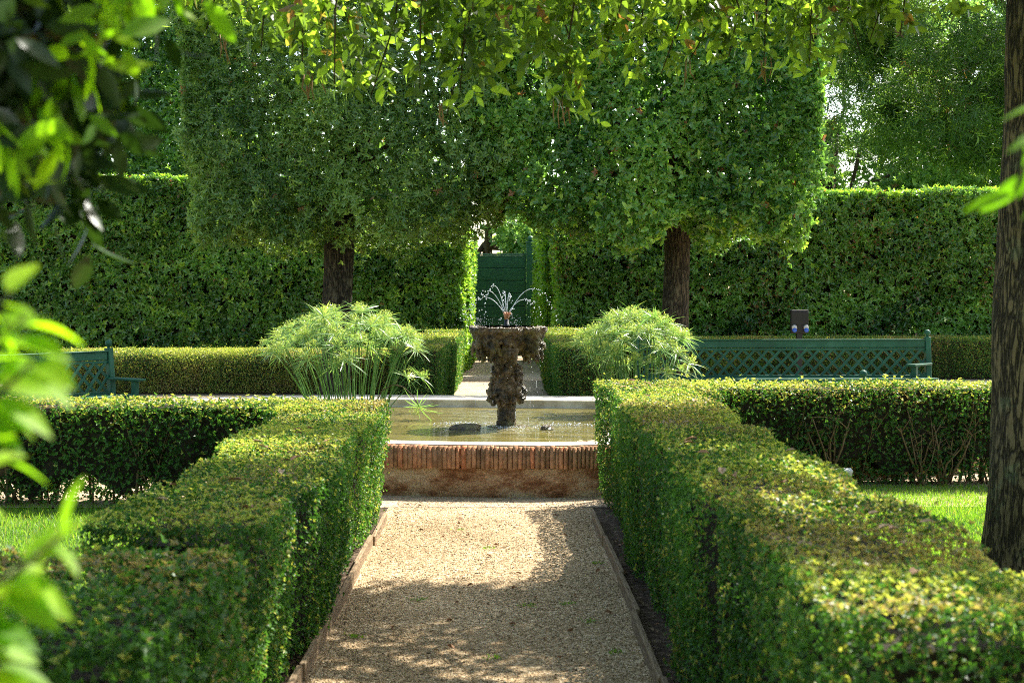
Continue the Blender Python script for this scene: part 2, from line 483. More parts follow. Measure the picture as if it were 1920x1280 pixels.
def water_mat():
    m, t, out = newmat("pond_water")
    L = t.links
    tc = N(t, "ShaderNodeTexCoord")
    n = N(t, "ShaderNodeTexNoise", inp={"Scale": 1.1, "Detail": 6.0, "Roughness": 0.6})
    mp = N(t, "ShaderNodeMapping"); mp.inputs["Scale"].default_value = (1, 3.0, 1)
    L.new(tc.outputs["Object"], mp.inputs[0]); L.new(mp.outputs[0], n.inputs["Vector"])
    rp = ramp(t, [(0.3, (0.060, 0.050, 0.012)), (0.5, (0.13, 0.11, 0.030)), (0.72, (0.24, 0.19, 0.065))])
    L.new(n.outputs[0], rp.inputs[0])
    # froth round the foot of the fountain and where drips fall
    sx = N(t, "ShaderNodeVectorMath", operation='LENGTH')
    L.new(tc.outputs["Object"], sx.inputs[0])
    fall = N(t, "ShaderNodeMapRange", inp={"From Min": 0.15, "From Max": 0.85, "To Min": 1.0, "To Max": 0.0})
    L.new(sx.outputs["Value"], fall.inputs["Value"])
    nf = N(t, "ShaderNodeTexNoise", inp={"Scale": 28.0, "Detail": 5.0})
    L.new(tc.outputs["Object"], nf.inputs["Vector"])
    rf = ramp(t, [(0.53, (0, 0, 0)), (0.66, (1, 1, 1))])
    L.new(nf.outputs[0], rf.inputs[0])
    mu = N(t, "ShaderNodeMath", operation='MULTIPLY')
    L.new(rf.outputs[0], mu.inputs[0]); L.new(fall.outputs[0], mu.inputs[1])
    mx = N(t, "ShaderNodeMix", data_type='RGBA')
    L.new(mu.outputs[0], mx.inputs[0]); L.new(rp.outputs[0], mx.inputs[6]); mx.inputs[7].default_value = (0.62, 0.64, 0.60, 1)
    pb = N(t, "ShaderNodeBsdfPrincipled", inp={"Roughness": 0.07, "Specular IOR Level": 0.5, "IOR": 1.33})
    L.new(mx.outputs[2], pb.inputs["Base Color"])
    wv = N(t, "ShaderNodeTexWave", wave_type='RINGS', rings_direction='SPHERICAL', inp={"Scale": 3.6, "Distortion": 5.0, "Detail": 3.0, "Detail Scale": 2.0})
    L.new(tc.outputs["Object"], wv.inputs["Vector"])
    nb = N(t, "ShaderNodeTexNoise", inp={"Scale": 14.0, "Detail": 4.0})
    L.new(tc.outputs["Object"], nb.inputs["Vector"])
    ma = N(t, "ShaderNodeMath", operation='MULTIPLY_ADD'); ma.inputs[1].default_value = 1.3
    L.new(nb.outputs[0], ma.inputs[0]); L.new(wv.outputs["Fac"], ma.inputs[2])
    bp = N(t, "ShaderNodeBump", inp={"Strength": 0.28, "Distance": 0.02})
    L.new(ma.outputs[0], bp.inputs["Height"]); L.new(bp.outputs[0], pb.inputs["Normal"])
    L.new(pb.outputs[0], out.inputs[0])
    return m


def jet_mat():
    m, t, out = newmat("falling_water")
    pb = N(t, "ShaderNodeBsdfPrincipled", inp={"Base Color": (0.9, 0.95, 1.0, 1), "Roughness": 0.12, "Transmission Weight": 0.45, "IOR": 1.33, "Specular IOR Level": 0.8})
    t.links.new(pb.outputs[0], out.inputs[0])
    return m


def brick_mat():
    m, t, out = newmat("old_brick")
    L = t.links
    at = N(t, "ShaderNodeAttribute", attribute_name="tint")
    sep = N(t, "ShaderNodeSeparateColor"); L.new(at.outputs["Color"], sep.inputs[0])
    rp = ramp(t, [(0.0, (0.27, 0.16, 0.09)), (0.45, (0.42, 0.24, 0.135)), (0.8, (0.52, 0.27, 0.15)), (1.0, (0.62, 0.23, 0.11))])
    L.new(sep.outputs[0], rp.inputs[0])
    tc = N(t, "ShaderNodeTexCoord")
    n = N(t, "ShaderNodeTexNoise", inp={"Scale": 16.0, "Detail": 7.0, "Roughness": 0.65})
    L.new(tc.outputs["Object"], n.inputs["Vector"])
    r2 = ramp(t, [(0.3, (0.42, 0.36, 0.28)), (0.6, (1.15, 1.05, 0.95))]); L.new(n.outputs[0], r2.inputs[0])
    mx = N(t, "ShaderNodeMix", data_type='RGBA', blend_type='MULTIPLY'); mx.inputs[0].default_value = 1
    L.new(rp.outputs[0], mx.inputs[6]); L.new(r2.outputs[0], mx.inputs[7])
    pb = N(t, "ShaderNodeBsdfPrincipled", inp={"Roughness": 0.85, "Specular IOR Level": 0.25})
    L.new(mx.outputs[2], pb.inputs["Base Color"])
    n3 = N(t, "ShaderNodeTexNoise", inp={"Scale": 70.0, "Detail": 5.0}); L.new(tc.outputs["Object"], n3.inputs["Vector"])
    bp = N(t, "ShaderNodeBump", inp={"Strength": 0.6, "Distance": 0.01}); L.new(n3.outputs[0], bp.inputs["Height"]); L.new(bp.outputs[0], pb.inputs["Normal"])
    L.new(pb.outputs[0], out.inputs[0])
    return m


def plaster_mat():
    m, t, out = newmat("stained_plaster")
    L = t.links
    tc = N(t, "ShaderNodeTexCoord")
    n = N(t, "ShaderNodeTexNoise", inp={"Scale": 3.4, "Detail": 10.0, "Roughness": 0.68})
    mp = N(t, "ShaderNodeMapping"); mp.inputs["Scale"].default_value = (1, 1, 2.2)
    L.new(tc.outputs["Object"], mp.inputs[0]); L.new(mp.outputs[0], n.inputs["Vector"])
    rp = ramp(t, [(0.30, (0.08, 0.034, 0.016)), (0.41, (0.29, 0.135, 0.068)), (0.50, (0.48, 0.30, 0.18)), (0.60, (0.62, 0.48, 0.32))])
    L.new(n.outputs[0], rp.inputs[0])
    n2 = N(t, "ShaderNodeTexNoise", inp={"Scale": 60.0, "Detail": 5.0, "Roughness": 0.7}); L.new(tc.outputs["Object"], n2.inputs["Vector"])
    r2 = ramp(t, [(0.35, (0.55, 0.5, 0.45)), (0.6, (1.1, 1.1, 1.1))]); L.new(n2.outputs[0], r2.inputs[0])
    mx = N(t, "ShaderNodeMix", data_type='RGBA', blend_type='MULTIPLY'); mx.inputs[0].default_value = 1
    L.new(rp.outputs[0], mx.inputs[6]); L.new(r2.outputs[0], mx.inputs[7])
    pb = N(t, "ShaderNodeBsdfPrincipled", inp={"Roughness": 0.9, "Specular IOR Level": 0.2})
    L.new(mx.outputs[2], pb.inputs["Base Color"])
    bp = N(t, "ShaderNodeBump", inp={"Strength": 0.7, "Distance": 0.02}); L.new(n2.outputs[0], bp.inputs["Height"]); L.new(bp.outputs[0], pb.inputs["Normal"])
    L.new(pb.outputs[0], out.inputs[0])
    return m


M['tufa'] = tufa_mat()
M['water'] = water_mat()


def pebble_mat():
    m, t, out = newmat("pebble")
    at = N(t, "ShaderNodeAttribute", attribute_name="tint")
    sep = N(t, "ShaderNodeSeparateColor"); t.links.new(at.outputs["Color"], sep.inputs[0])
    rp = ramp(t, [(0.0, (0.12, 0.085, 0.05)), (0.4, (0.36, 0.25, 0.13)), (0.8, (0.52, 0.385, 0.215)), (1.0, (0.74, 0.62, 0.43))])
    t.links.new(sep.outputs[0], rp.inputs[0])
    pb = N(t, "ShaderNodeBsdfPrincipled", inp={"Roughness": 0.8, "Specular IOR Level": 0.3})
    t.links.new(rp.outputs[0], pb.inputs["Base Color"]); t.links.new(pb.outputs[0], out.inputs[0])
    return m


M['pebble'] = pebble_mat()
M['jet'] = jet_mat()
M['brick'] = brick_mat()
M['plaster'] = plaster_mat()


# ------------------------------------------------------------------ leaves
def unit(a):
    return a / np.maximum(np.linalg.norm(a, axis=1, keepdims=True), 1e-9)


def vnoise(P, freq, seed, octaves=3):
    g = np.random.default_rng(seed)
    out = np.zeros(len(P))
    amp = 1.0
    tot = 0
    for o in range(octaves):
        for k in range(4):
            d = g.normal(size=3); d /= np.linalg.norm(d)
            out += amp * np.sin(P @ d * freq * (1 + .35 * k) + g.uniform(0, 6.28))
        tot += amp * 2.2
        amp *= 0.55
        freq *= 2.1
    return out / tot


def leaf_geo(P, T, Nn, L, W, kind='quad', fold=0.22, droop=0.12):
    """leaf blades as small folded faces; returns verts, faces list, verts per leaf"""
    n = len(P)
    T = unit(T)
    Nn = unit(Nn - T * np.sum(Nn * T, axis=1, keepdims=True))
    B = np.cross(T, Nn)
    L = np.asarray(L).reshape(-1, 1) * np.ones((n, 1))
    W = np.asarray(W).reshape(-1, 1) * np.ones((n, 1))
    if kind == 'quad':
        V = np.stack([P, P + T * L * .48 + B * W * .5 + Nn * W * fold, P + T * L - Nn * L * droop, P + T * L * .48 - B * W * .5 + Nn * W * fold], 1).reshape(-1, 3)
        b = np.arange(n)[:, None] * 4
        return V, [b + np.array([[0, 1, 2, 3]])], 4
    if kind == 'hex':
        V = np.stack([P,
                      P + T * L * .30 + B * W * .42 + Nn * W * fold, P + T * L * .66 + B * W * .42 + Nn * (W * fold - L * droop * .4),
                      P + T * L - Nn * L * droop,
                      P + T * L * .66 - B * W * .42 + Nn * (W * fold - L * droop * .4), P + T * L * .30 - B * W * .42 + Nn * W * fold,
                      ], 1).reshape(-1, 3)
        b = np.arange(n)[:, None] * 6
        return V, [np.concatenate([b + np.array([[0, 1, 2, 3]]), b + np.array([[0, 3, 4, 5]])])], 6
    if kind == 'full':
        rows = [(0.0, 0.0), (.16, .30), (.36, .48), (.58, .46), (.80, .27), (1.0, 0.0)]
        vs = []
        for i, (a, wd) in enumerate(rows):
            c = P + T * L * a - Nn * L * droop * a * a
            if wd == 0:
                vs.append(c)
            else:
                vs += [c, c + B * W * wd + Nn * W * fold * wd, c - B * W * wd + Nn * W * fold * wd]
        V = np.stack(vs, 1).reshape(-1, 3)
        k = len(vs)
        b = np.arange(n)[:, None] * k
        tri = [(0, 2, 1), (0, 1, 3)]
        quad = []
        for i in range(3):
            o = 1 + 3 * i
            quad += [(o, o + 1, o + 4, o + 3), (o + 2, o, o + 3, o + 5)]
        o = 10
        tri += [(o, o + 1, k - 1), (o + 2, o, k - 1)]
        return V, [np.concatenate([b + np.array([q]) for q in tri]), np.concatenate([b + np.array([q]) for q in quad])], k
    if kind == 'blade':
        rows = [(0.0, .5), (.35, .9), (.7, .7), (1.0, 0.05)]
        vs = []
        for a, wd in rows:
            c = P + T * L * a - Nn * L * droop * a * a
            vs += [c + B * W * wd * .5, c - B * W * wd * .5]
        V = np.stack(vs, 1).reshape(-1, 3)
        b = np.arange(n)[:, None] * 8
        return V, [np.concatenate([b + np.array([[2 * i, 2 * i + 1, 2 * i + 3, 2 * i + 2]]) for i in range(3)])], 8


def leaf_obj(name, P, T, Nn, L, W, tint, mat, kind, parent, fold=0.22, droop=0.12):
    V, F, k = leaf_geo(P, T, Nn, L, W, kind, fold, droop)
    me = np_mesh(name, V, F, np.repeat(tint, k, axis=0), smooth=(kind == 'full'))
    return link(name, me, mat, parent)


def sprigs(C, A, k, L, asp, rng, spread=0.9, kindlen=0.25, along=0.0):
    """rosettes: k leaves radiating round axis A at centres C -> P,T,N,L,W,id"""
    n = len(C)
    A = unit(A)
    ref = unit(rng.normal(size=(n, 3)))
    X = unit(np.cross(A, ref)); Y = np.cross(A, X)
    P = np.repeat(C, k, 0); Ar = np.repeat(A, k, 0); Xr = np.repeat(X, k, 0); Yr = np.repeat(Y, k, 0)
    an = np.tile(np.arange(k) * 2.4, n) + np.repeat(rng.uniform(0, 6.28, n), k) + rng.normal(size=n * k) * .25
    rad = Xr * np.cos(an)[:, None] + Yr * np.sin(an)[:, None]
    sp = np.clip(spread + rng.normal(size=n * k) * .22, .15, 1.5)[:, None]
    T = Ar * np.cos(sp) + rad * np.sin(sp)
    Nn = Ar * np.sin(sp) - rad * np.cos(sp) + rng.normal(size=(n * k, 3)) * .18
    if along:
        P = P - Ar * (np.tile(np.arange(k), n) / k * along)[:, None]
    Ls = L * np.clip(1 + rng.normal(size=n * k) * kindlen, .45, 1.6)
    return P, T, Nn, Ls, Ls * asp, np.repeat(np.arange(n), k)


# ------------------------------------------------------------------ hedges
def box_points(lx, ly, lz, dens, rng, rad=0.06, bottom=0.03):
    """points and outward normals on a box (0..lx, -ly/2..ly/2, 0..lz) with rounded edges; dens per face"""
    P = []; Nn = []; fid = []
    def put(n, f, nv, k):
        a = rng.uniform(0, 1, n); b = rng.uniform(0, 1, n)
        P.append(f(a, b)); Nn.append(np.tile(nv, (n, 1)).astype(float)); fid.append(np.full(n, k))
    put(int(dens['top'] * lx * ly), lambda a, b: np.stack([a * lx, (b - .5) * ly, np.full_like(a, lz)], 1), (0, 0, 1), 0)
    put(int(dens['right'] * lx * lz), lambda a, b: np.stack([a * lx, np.full_like(a, -ly / 2), bottom + b * (lz - bottom)], 1), (0, -1, 0), 1)
    put(int(dens['left'] * lx * lz), lambda a, b: np.stack([a * lx, np.full_like(a, ly / 2), bottom + b * (lz - bottom)], 1), (0, 1, 0), 2)
    put(int(dens['front'] * ly * lz), lambda a, b: np.stack([np.zeros_like(a), (a - .5) * ly, bottom + b * (lz - bottom)], 1), (-1, 0, 0), 3)
    put(int(dens['back'] * ly * lz), lambda a, b: np.stack([np.full_like(a, lx), (a - .5) * ly, bottom + b * (lz - bottom)], 1), (1, 0, 0), 4)
    P = np.concatenate(P); Nn = np.concatenate(Nn); fid = np.concatenate(fid)
    lo = np.array([rad, -ly / 2 + rad, -1.0]); hi = np.array([lx - rad, ly / 2 - rad, lz - rad])
    cl = np.clip(P, lo, hi)
    d = P - cl
    dn = unit(d)
    ok = np.linalg.norm(d, axis=1) > 1e-6
    P = np.where(ok[:, None], cl + dn * rad, P)
    Nn = np.where(ok[:, None], dn, Nn)
    return P, Nn, fid


def hedge(name, label, p0, p1, width, h, leaf=0.018, asp=0.55, dens=9000, faces=None, amp=0.02, freq=5.0, rad=0.06,
          seed=1, mat='box', sprig=0, holes=0.0, fresh_top=0.6, fresh_side=0.06, dead=0.02, depth=0.03, core=0.08, cat='hedge', group=None,
          shape=None, stems=0, kind='quad', wave=0.0, lit_face=None, hole_low=0.0, inner=0, inner_leaf=.16, dry_shade_top=None, slab=0, trunks=()):
    rng = np.random.default_rng(seed)
    p0 = np.array(p0, float); p1 = np.array(p1, float)
    d = p1 - p0; Ln = np.linalg.norm(d); d /= Ln
    nrm = np.array([-d[1], d[0]])
    root = empty(name, (p0[0], p0[1], 0), label, cat, group, math.atan2(d[1], d[0]))
    df = {'top': 1.0, 'left': 1.0, 'right': 1.0, 'front': 1.0, 'back': 0.5}
    if faces: df.update(faces)
    dn = {k: v * dens for k, v in df.items()}
    P, Nn, fid = box_points(Ln, width, h, dn, rng, rad)

    def disp(P, Nn):
        dv = amp * vnoise(P, freq, seed * 13 + 1, 3) * np.where(Nn[:, 2] > .7, .4, 1.0)
        Q = P + Nn * dv[:, None]
        if shape is not None:
            Q = shape(Q)
        return Q
    dep = rng.exponential(depth, len(P))
    Q = disp(P, Nn)
    keep = np.ones(len(P), bool)
    if holes or hole_low:
        nv = vnoise(P, 9.0, seed * 17 + 3, 3) + rng.normal(size=len(P)) * .15
        th = -1.1 + holes * 1.2 + hole_low * np.clip(1 - P[:, 2] / (h * .85), 0, 1)
        keep = (nv > th) | (fid == 0)
    if mat == 'box':
        Q = Q + Nn * (.010 * vnoise(P, 17.0, seed + 31, 2))[:, None]
        st = rng.uniform(size=len(P)) < .025
        dep = np.where(st, -rng.exponential(.014, len(P)), dep)
    Q = Q - Nn * dep[:, None]
    if mat == 'box':
        Q[:, 1] *= 1 - .17 * np.clip(1 - Q[:, 2] / h, 0, 1) ** 1.3
    Q, Nn, fid, dep = Q[keep], Nn[keep], fid[keep], dep[keep]
    n = len(Q)
    if sprig:
        A = Nn + rng.normal(size=(n, 3)) * .55 + np.array([0, 0, .25])
        Pl, T, NN, L, W, idx = sprigs(Q, A, sprig, leaf, asp, rng, spread=.95)
        fid2 = fid[idx]; base = rng.uniform(0, 1, n)[idx] * .6 + rng.uniform(0, 1, len(idx)) * .4
        nl = len(Pl); grp = rng.uniform(0, 1, n)[idx]
        pat = vnoise(Q, 3.0, seed + 77, 2)[idx]
    else:
        NN = Nn + rng.normal(size=(n, 3)) * .55
        T = rng.normal(size=(n, 3)) + Nn * .55 + np.array([0, 0, .35])
        L = leaf * np.clip(1 + rng.normal(size=n) * .28, .5, 1.8); W = L * asp
        Pl = Q; fid2 = fid; base = rng.uniform(0, 1, n); nl = n; grp = rng.uniform(0, 1, n)
        pat = vnoise(Q, 3.0, seed + 77, 2)
    tint = np.zeros((nl, 3))
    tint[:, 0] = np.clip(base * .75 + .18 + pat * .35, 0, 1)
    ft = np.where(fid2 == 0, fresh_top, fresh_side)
    if lit_face:  # chosen faces get paler leaves, sunlight put into the tint
        for kf, vf in lit_face.items():
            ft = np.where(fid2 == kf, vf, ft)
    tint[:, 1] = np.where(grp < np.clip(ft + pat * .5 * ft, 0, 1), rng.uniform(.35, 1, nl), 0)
    dead = np.where(fid2 == 0, dry_shade_top if dry_shade_top is not None else (.17 if mat == 'box' else dead), dead)
    dd = dead * (.35 + 5.0 * np.clip(vnoise(Pl, 3.2, seed + 5, 3), 0, 1))  # dry leaves, and brown patches painted for shade on the tops
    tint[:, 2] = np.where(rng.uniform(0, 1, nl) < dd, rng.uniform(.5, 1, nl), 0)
    leaf_obj("foliage", Pl, T, NN, L, W, tint, M[mat], kind, root)
    if mat == 'tall':          # upright young shoots along the top, and a hue of its own for each plant
        ns = int(Ln * 16)
        Ps = np.stack([rng.uniform(.1, Ln - .1, ns), rng.uniform(-width * .45, width * .45, ns), h + rng.exponential(.07, ns) - .03], 1)
        Ps = Ps[vnoise(Ps * np.array([1, 1, 0]), 1.4, seed + 50, 2) > -.1]
        a_, b_, c_, d_, e_, i_ = sprigs(Ps, np.tile((0, 0, 1.0), (len(Ps), 1)) + rng.normal(size=(len(Ps), 3)) * .3, 6, leaf * .8, asp, rng, spread=.7, along=leaf * 1.2)
        ts = np.zeros((len(a_), 3)); ts[:, 0] = .8; ts[:, 1] = rng.uniform(.4, 1, len(a_))
        leaf_obj("young_shoots", a_, b_, c_, d_, e_, ts, M[mat], kind, root)
    if inner:
        Pi = np.stack([rng.uniform(.2, Ln - .2, inner), rng.uniform(-width * .4, width * .4, inner), rng.uniform(.05, h - .2, inner)], 1)
        ti = np.zeros((inner, 3)); ti[:, 0] = rng.uniform(0, .8, inner); ti[:, 2] = np.where(rng.uniform(size=inner) < .12, .7, 0)
        leaf_obj("inner_foliage", Pi, rng.normal(size=(inner, 3)), rng.normal(size=(inner, 3)), inner_leaf, inner_leaf * .55, ti, M[mat], 'quad', root)
    if slab:           # opaque dark slab added to stop light, open near the ground
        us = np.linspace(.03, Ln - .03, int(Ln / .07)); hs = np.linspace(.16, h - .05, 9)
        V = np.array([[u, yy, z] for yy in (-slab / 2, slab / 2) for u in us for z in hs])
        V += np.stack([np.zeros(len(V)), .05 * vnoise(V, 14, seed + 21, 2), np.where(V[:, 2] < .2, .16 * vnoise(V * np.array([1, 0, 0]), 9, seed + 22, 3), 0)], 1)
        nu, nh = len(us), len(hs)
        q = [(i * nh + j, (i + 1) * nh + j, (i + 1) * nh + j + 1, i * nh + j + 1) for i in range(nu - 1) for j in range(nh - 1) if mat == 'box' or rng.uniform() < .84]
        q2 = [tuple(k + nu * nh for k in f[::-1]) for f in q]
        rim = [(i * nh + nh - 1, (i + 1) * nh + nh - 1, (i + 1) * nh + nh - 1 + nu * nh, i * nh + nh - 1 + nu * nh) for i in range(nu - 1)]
        MB().add(V, q + q2 + rim).build("dark_slab", M['twig'], root)
    for ti_, u in enumerate(trunks):
        rs = random.Random(seed * 7 + ti_)
        mb = MB()
        for q in range(7):
            a_ = Vector((u + rs.uniform(-.05, .05), -width * .36, 0)); b_ = Vector((u + rs.uniform(-.28, .28), -width * rs.uniform(.40, .52), h * rs.uniform(.35, .8)))
            m_ = a_.lerp(b_, .5) + Vector((rs.uniform(-.05, .05), 0, rs.uniform(-.03, .05)))
            r0 = rs.uniform(.006, .016); mb.tube([a_, m_, b_], [r0, r0 * .7, r0 * .3], 5)
            for w_ in range(3):
                c_ = m_.lerp(b_, rs.random()); mb.tube([c_, c_ + Vector((rs.uniform(-.13, .13), rs.uniform(-.05, .02), rs.uniform(.0, .13)))], [r0 * .4, r0 * .15], 4)
        o_ = mb.build("bare_stem", M['stem'], root)
    # solid dark shell; shade between the leaves put into its colour
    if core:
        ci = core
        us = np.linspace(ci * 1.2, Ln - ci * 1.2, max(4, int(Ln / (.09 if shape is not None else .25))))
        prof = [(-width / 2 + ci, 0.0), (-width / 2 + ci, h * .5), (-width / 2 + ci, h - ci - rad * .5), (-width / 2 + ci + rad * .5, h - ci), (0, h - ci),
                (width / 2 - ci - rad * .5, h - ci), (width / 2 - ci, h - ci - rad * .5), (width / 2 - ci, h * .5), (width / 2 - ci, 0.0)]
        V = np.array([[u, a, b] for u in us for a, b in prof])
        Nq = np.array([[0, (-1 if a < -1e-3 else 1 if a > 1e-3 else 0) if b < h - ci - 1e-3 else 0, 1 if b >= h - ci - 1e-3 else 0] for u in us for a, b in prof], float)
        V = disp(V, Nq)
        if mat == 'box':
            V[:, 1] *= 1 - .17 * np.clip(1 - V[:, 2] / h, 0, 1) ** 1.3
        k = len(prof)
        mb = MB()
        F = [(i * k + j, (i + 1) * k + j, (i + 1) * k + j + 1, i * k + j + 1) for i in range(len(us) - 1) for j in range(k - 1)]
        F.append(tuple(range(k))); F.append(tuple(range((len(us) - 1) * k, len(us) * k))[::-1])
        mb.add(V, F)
        mb.build("branches_or_dark_core", M['twig'], root)
    if stems:
        mb = MB()
        rs = random.Random(seed)
        for i in range(stems):
            u = rs.uniform(.1, Ln - .1); y = rs.uniform(-width * .3, width * .3)
            pts = [(u, y, 0)]
            ht = h * rs.uniform(.75, .95)
            dx, dy = rs.uniform(-.25, .25), rs.uniform(-.12, .12)
            for s in range(1, 5):
                f = s / 4
                pts.append((u + dx * f + rs.uniform(-.03, .03), max(-width * .46, min(width * .46, y + dy * f + rs.uniform(-.03, .03))), ht * f))
            r0 = rs.uniform(.006, .016)
            mb.tube(pts, [r0 * (1 - .16 * q) for q in range(5)], 5, False)
            for q in range(2):
                a = Vector(pts[1 + q]); b = a + Vector((rs.uniform(-.2, .2), rs.uniform(-.12, .12), rs.uniform(.12, .3)))
                mb.tube([a, (a + b) / 2 + Vector((rs.uniform(-.03, .03), 0, .02)), b], [r0 * .6, r0 * .45, r0 * .25], 4, False)
        mb.build("branches_or_dark_core", M['stem'], root)
    return root


# ================================================================== GROUND
def sheet(name, x0, x1, y0, y1, z, mat, label=None, nx=1, ny=1, kind="structure"):
    xs = np.linspace(x0, x1, nx + 1); ys = np.linspace(y0, y1, ny + 1)
    V = np.array([[x, y, z] for y in ys for x in xs])
    b = np.array([[j * (nx + 1) + i, j * (nx + 1) + i + 1, (j + 1) * (nx + 1) + i + 1, (j + 1) * (nx + 1) + i] for j in range(ny) for i in range(nx)])
    o = link(name, np_mesh(name, V, [b]), mat)
    return tag(o, kind=kind)


sheet("ground", -400, 400, -60, 740, -0.012, M['turf'])
sheet("soil", -1.62, 1.62, -1.5, 11.35, -0.006, M['soil'])
sheet("gravel_path", -0.87, 0.66, -1.5, 10.6, 0.0, M['gravel'])
sheet("gravel_terrace", -14, 14, 10.62, 29.0, 0.0, M['gravel_far'])
sheet("gravel_lane", -0.95, 0.95, 29.02, 42.0, 0.0, M['gravel_far'])

# wooden edging boards
rs = random.Random(3)
for side, lab in ((-1, "weathered grey brown edging board between left hedge and gravel path"), (1, "weathered edging board between right hedge and gravel path")):
    y = 10.0 if side > 0 else 9.95
    while y > 1.0:
        L = rs.uniform(0.85, 1.35)
        x = (0.63 if side > 0 else -0.84) + rs.uniform(-.008, .008)
        hh = rs.uniform(.055, .075)
        e = MB()
        e.bar((0, 0, hh / 2 - .01), (rs.uniform(-.012, .012), -L + .012, hh / 2 - .012 + rs.uniform(-.006, .006)), .026, hh + .02, bev=.004)
        o = e.build("edging_board", M['wood'])
        o.location = (x, y, 0)
        tag(o, lab, "edging board", "edging boards along the left of the path" if side < 0 else "edging boards along the right of the path")
        y -= L

# ================================================================== POND
PC = Vector((-0.02, 13.75, 0))
PROT = R(-7.0)
pond = empty("pond_basin", (PC.x, PC.y, 0), "wide raised garden pond with brick edge, pale stone rim and stained plaster wall", "pond", rz=PROT)
half = [(0, -2.62), (.45, -2.60), (.95, -2.53), (1.32, -2.30), (1.38, -1.7), (1.5, -1.30), (2.4, -1.15), (3.6, -0.95), (4.5, -0.35), (4.7, .5), (4.45, 1.5), (3.6, 2.35), (2.4, 2.78), (1.2, 2.9), (0, 2.93)]
ctrl = half + [(-x, y) for x, y in half[-2:0:-1]]


def catmull(c, per):
    n = len(c); out = []
    for i in range(n):
        p0, p1, p2, p3 = [np.array(c[(i + k - 1) % n]) for k in range(4)]
        for s in range(per):
            t = s / per
            out.append(.5 * ((2 * p1) + (-p0 + p2) * t + (2 * p0 - 5 * p1 + 4 * p2 - p3) * t * t + (-p0 + 3 * p1 - 3 * p2 + p3) * t ** 3))
    return np.array(out)


OUT = catmull(ctrl, 8)


def offset_in(poly, d):
    tn = np.roll(poly, -1, 0) - np.roll(poly, 1, 0)
    tn /= np.linalg.norm(tn, axis=1, keepdims=True)
    nr = np.stack([-tn[:, 1], tn[:, 0]], 1)       # counter-clockwise outline: left normal points inwards
    return poly + nr * (d[:, None] if hasattr(d, '__len__') else d)


area = np.sum(OUT[:, 0] * np.roll(OUT[:, 1], -1) - np.roll(OUT[:, 0], -1) * OUT[:, 1])
if area < 0:
    OUT = OUT[::-1].copy()
RIMW = 0.30 + 0.42 * np.clip((OUT[:, 1] - 0.5) / 2.0, 0, 1)
ZT, ZW = 0.40, 0.315


def ring_loft(rings, name, mat, parent):
    n = len(rings[0][0])
    V = []; F = []
    for poly, z in rings:
        V += [(p[0], p[1], z) for p in poly]
    for i in range(len(rings) - 1):
        for k in range(n):
            k2 = (k + 1) % n
            F.append((i * n + k, i * n + k2, (i + 1) * n + k2, (i + 1) * n + k))
    return MB().add(V, F).build(name, mat, parent)


ring_loft([(OUT * 1.0, -.02), (OUT, .10), (offset_in(OUT, .012), .225), (offset_in(OUT, .05), .232)], "plaster_wall", M['plaster'], pond)
# brick-on-edge coping
V = []; F = []; TI = []
per = np.linalg.norm(np.roll(OUT, -1, 0) - OUT, axis=1)
cum = np.concatenate([[0], np.cumsum(per)])
tot = cum[-1]


def at_len(poly, s):
    s = s % tot
    i = int(np.searchsorted(cum, s, side='right') - 1)
    i = min(i, len(poly) - 1)
    f = (s - cum[i]) / per[i]
    return poly[i] * (1 - f) + poly[(i + 1) % len(poly)] * f


s = 0.0
BIN = offset_in(OUT, .13)
bl = []
while s < tot - .02:
    wd = rs.uniform(.030, .044)
    a0, a1 = at_len(OUT, s + .002), at_len(OUT, s + wd - .003)
    b0, b1 = at_len(BIN, s + .002), at_len(BIN, s + wd - .003)
    pj = rs.uniform(-.005, .006)
    dvec = (a0 - b0) / max(np.linalg.norm(a0 - b0), 1e-6) * (.012 + pj)
    z0, z1 = .228 + rs.uniform(-.006, .004), ZT - .002 + rs.uniform(-.006, .003)
    tl = rs.uniform(-.004, .004)
    k = len(V)
    for z in (z0, z1):
        for p in (a0 + dvec, a1 + dvec, b1, b0):
            V.append((p[0] + (tl if z == z1 else 0), p[1], z))
    for f in ((0, 1, 5, 4), (1, 2, 6, 5), (2, 3, 7, 6), (3, 0, 4, 7), (4, 5, 6, 7)):
        F.append([k + q for q in f])
    t0 = rs.random() ** 1.3
    TI += [(t0, 0, 0)] * 8
    s += wd
link("brick_edge", np_mesh("brick_edge", np.array(V), [np.array(F)], np.array(TI)), M['brick'], pond)
ring_loft([(offset_in(OUT, .016), .24), (offset_in(OUT, .016), ZT - .016), (offset_in(OUT, .10), ZT - .014)], "mortar_bed", M['plaster'], pond)
IN1 = offset_in(OUT, RIMW)
ring_loft([(offset_in(OUT, .075), ZT - .03), (offset_in(OUT, .075), ZT + .006), (offset_in(OUT, RIMW - .01), ZT + .008), (IN1, ZT), (offset_in(OUT, RIMW), ZT - .07), (offset_in(OUT, RIMW + .03), ZT - .075), (offset_in(OUT, RIMW + .03), .05)],
          "stone_rim", M['marble'], pond)
wp = offset_in(OUT, RIMW + .025)
wm = MB(); wm.add([(p[0], p[1], ZW) for p in wp], [tuple(range(len(wp)))])
wo = wm.build("water", M['water'])
wo.location = (PC.x, PC.y, 0); wo.rotation_euler = (0, 0, PROT)
# move the mesh origin to the fountain foot at water level so the ripples ring round it
wo.data.transform(Matrix.Translation((0, 0, -ZW))); wo.location.z = ZW
tag(wo, kind="structure")

# ------------------------------------------------------------------ fountain
FX, FY = 0.02, 13.75
ft = empty("fountain", (FX, FY, ZW), "small mossy tufa fountain with lobed bowl spouting thin jets from copper pipes", "fountain")


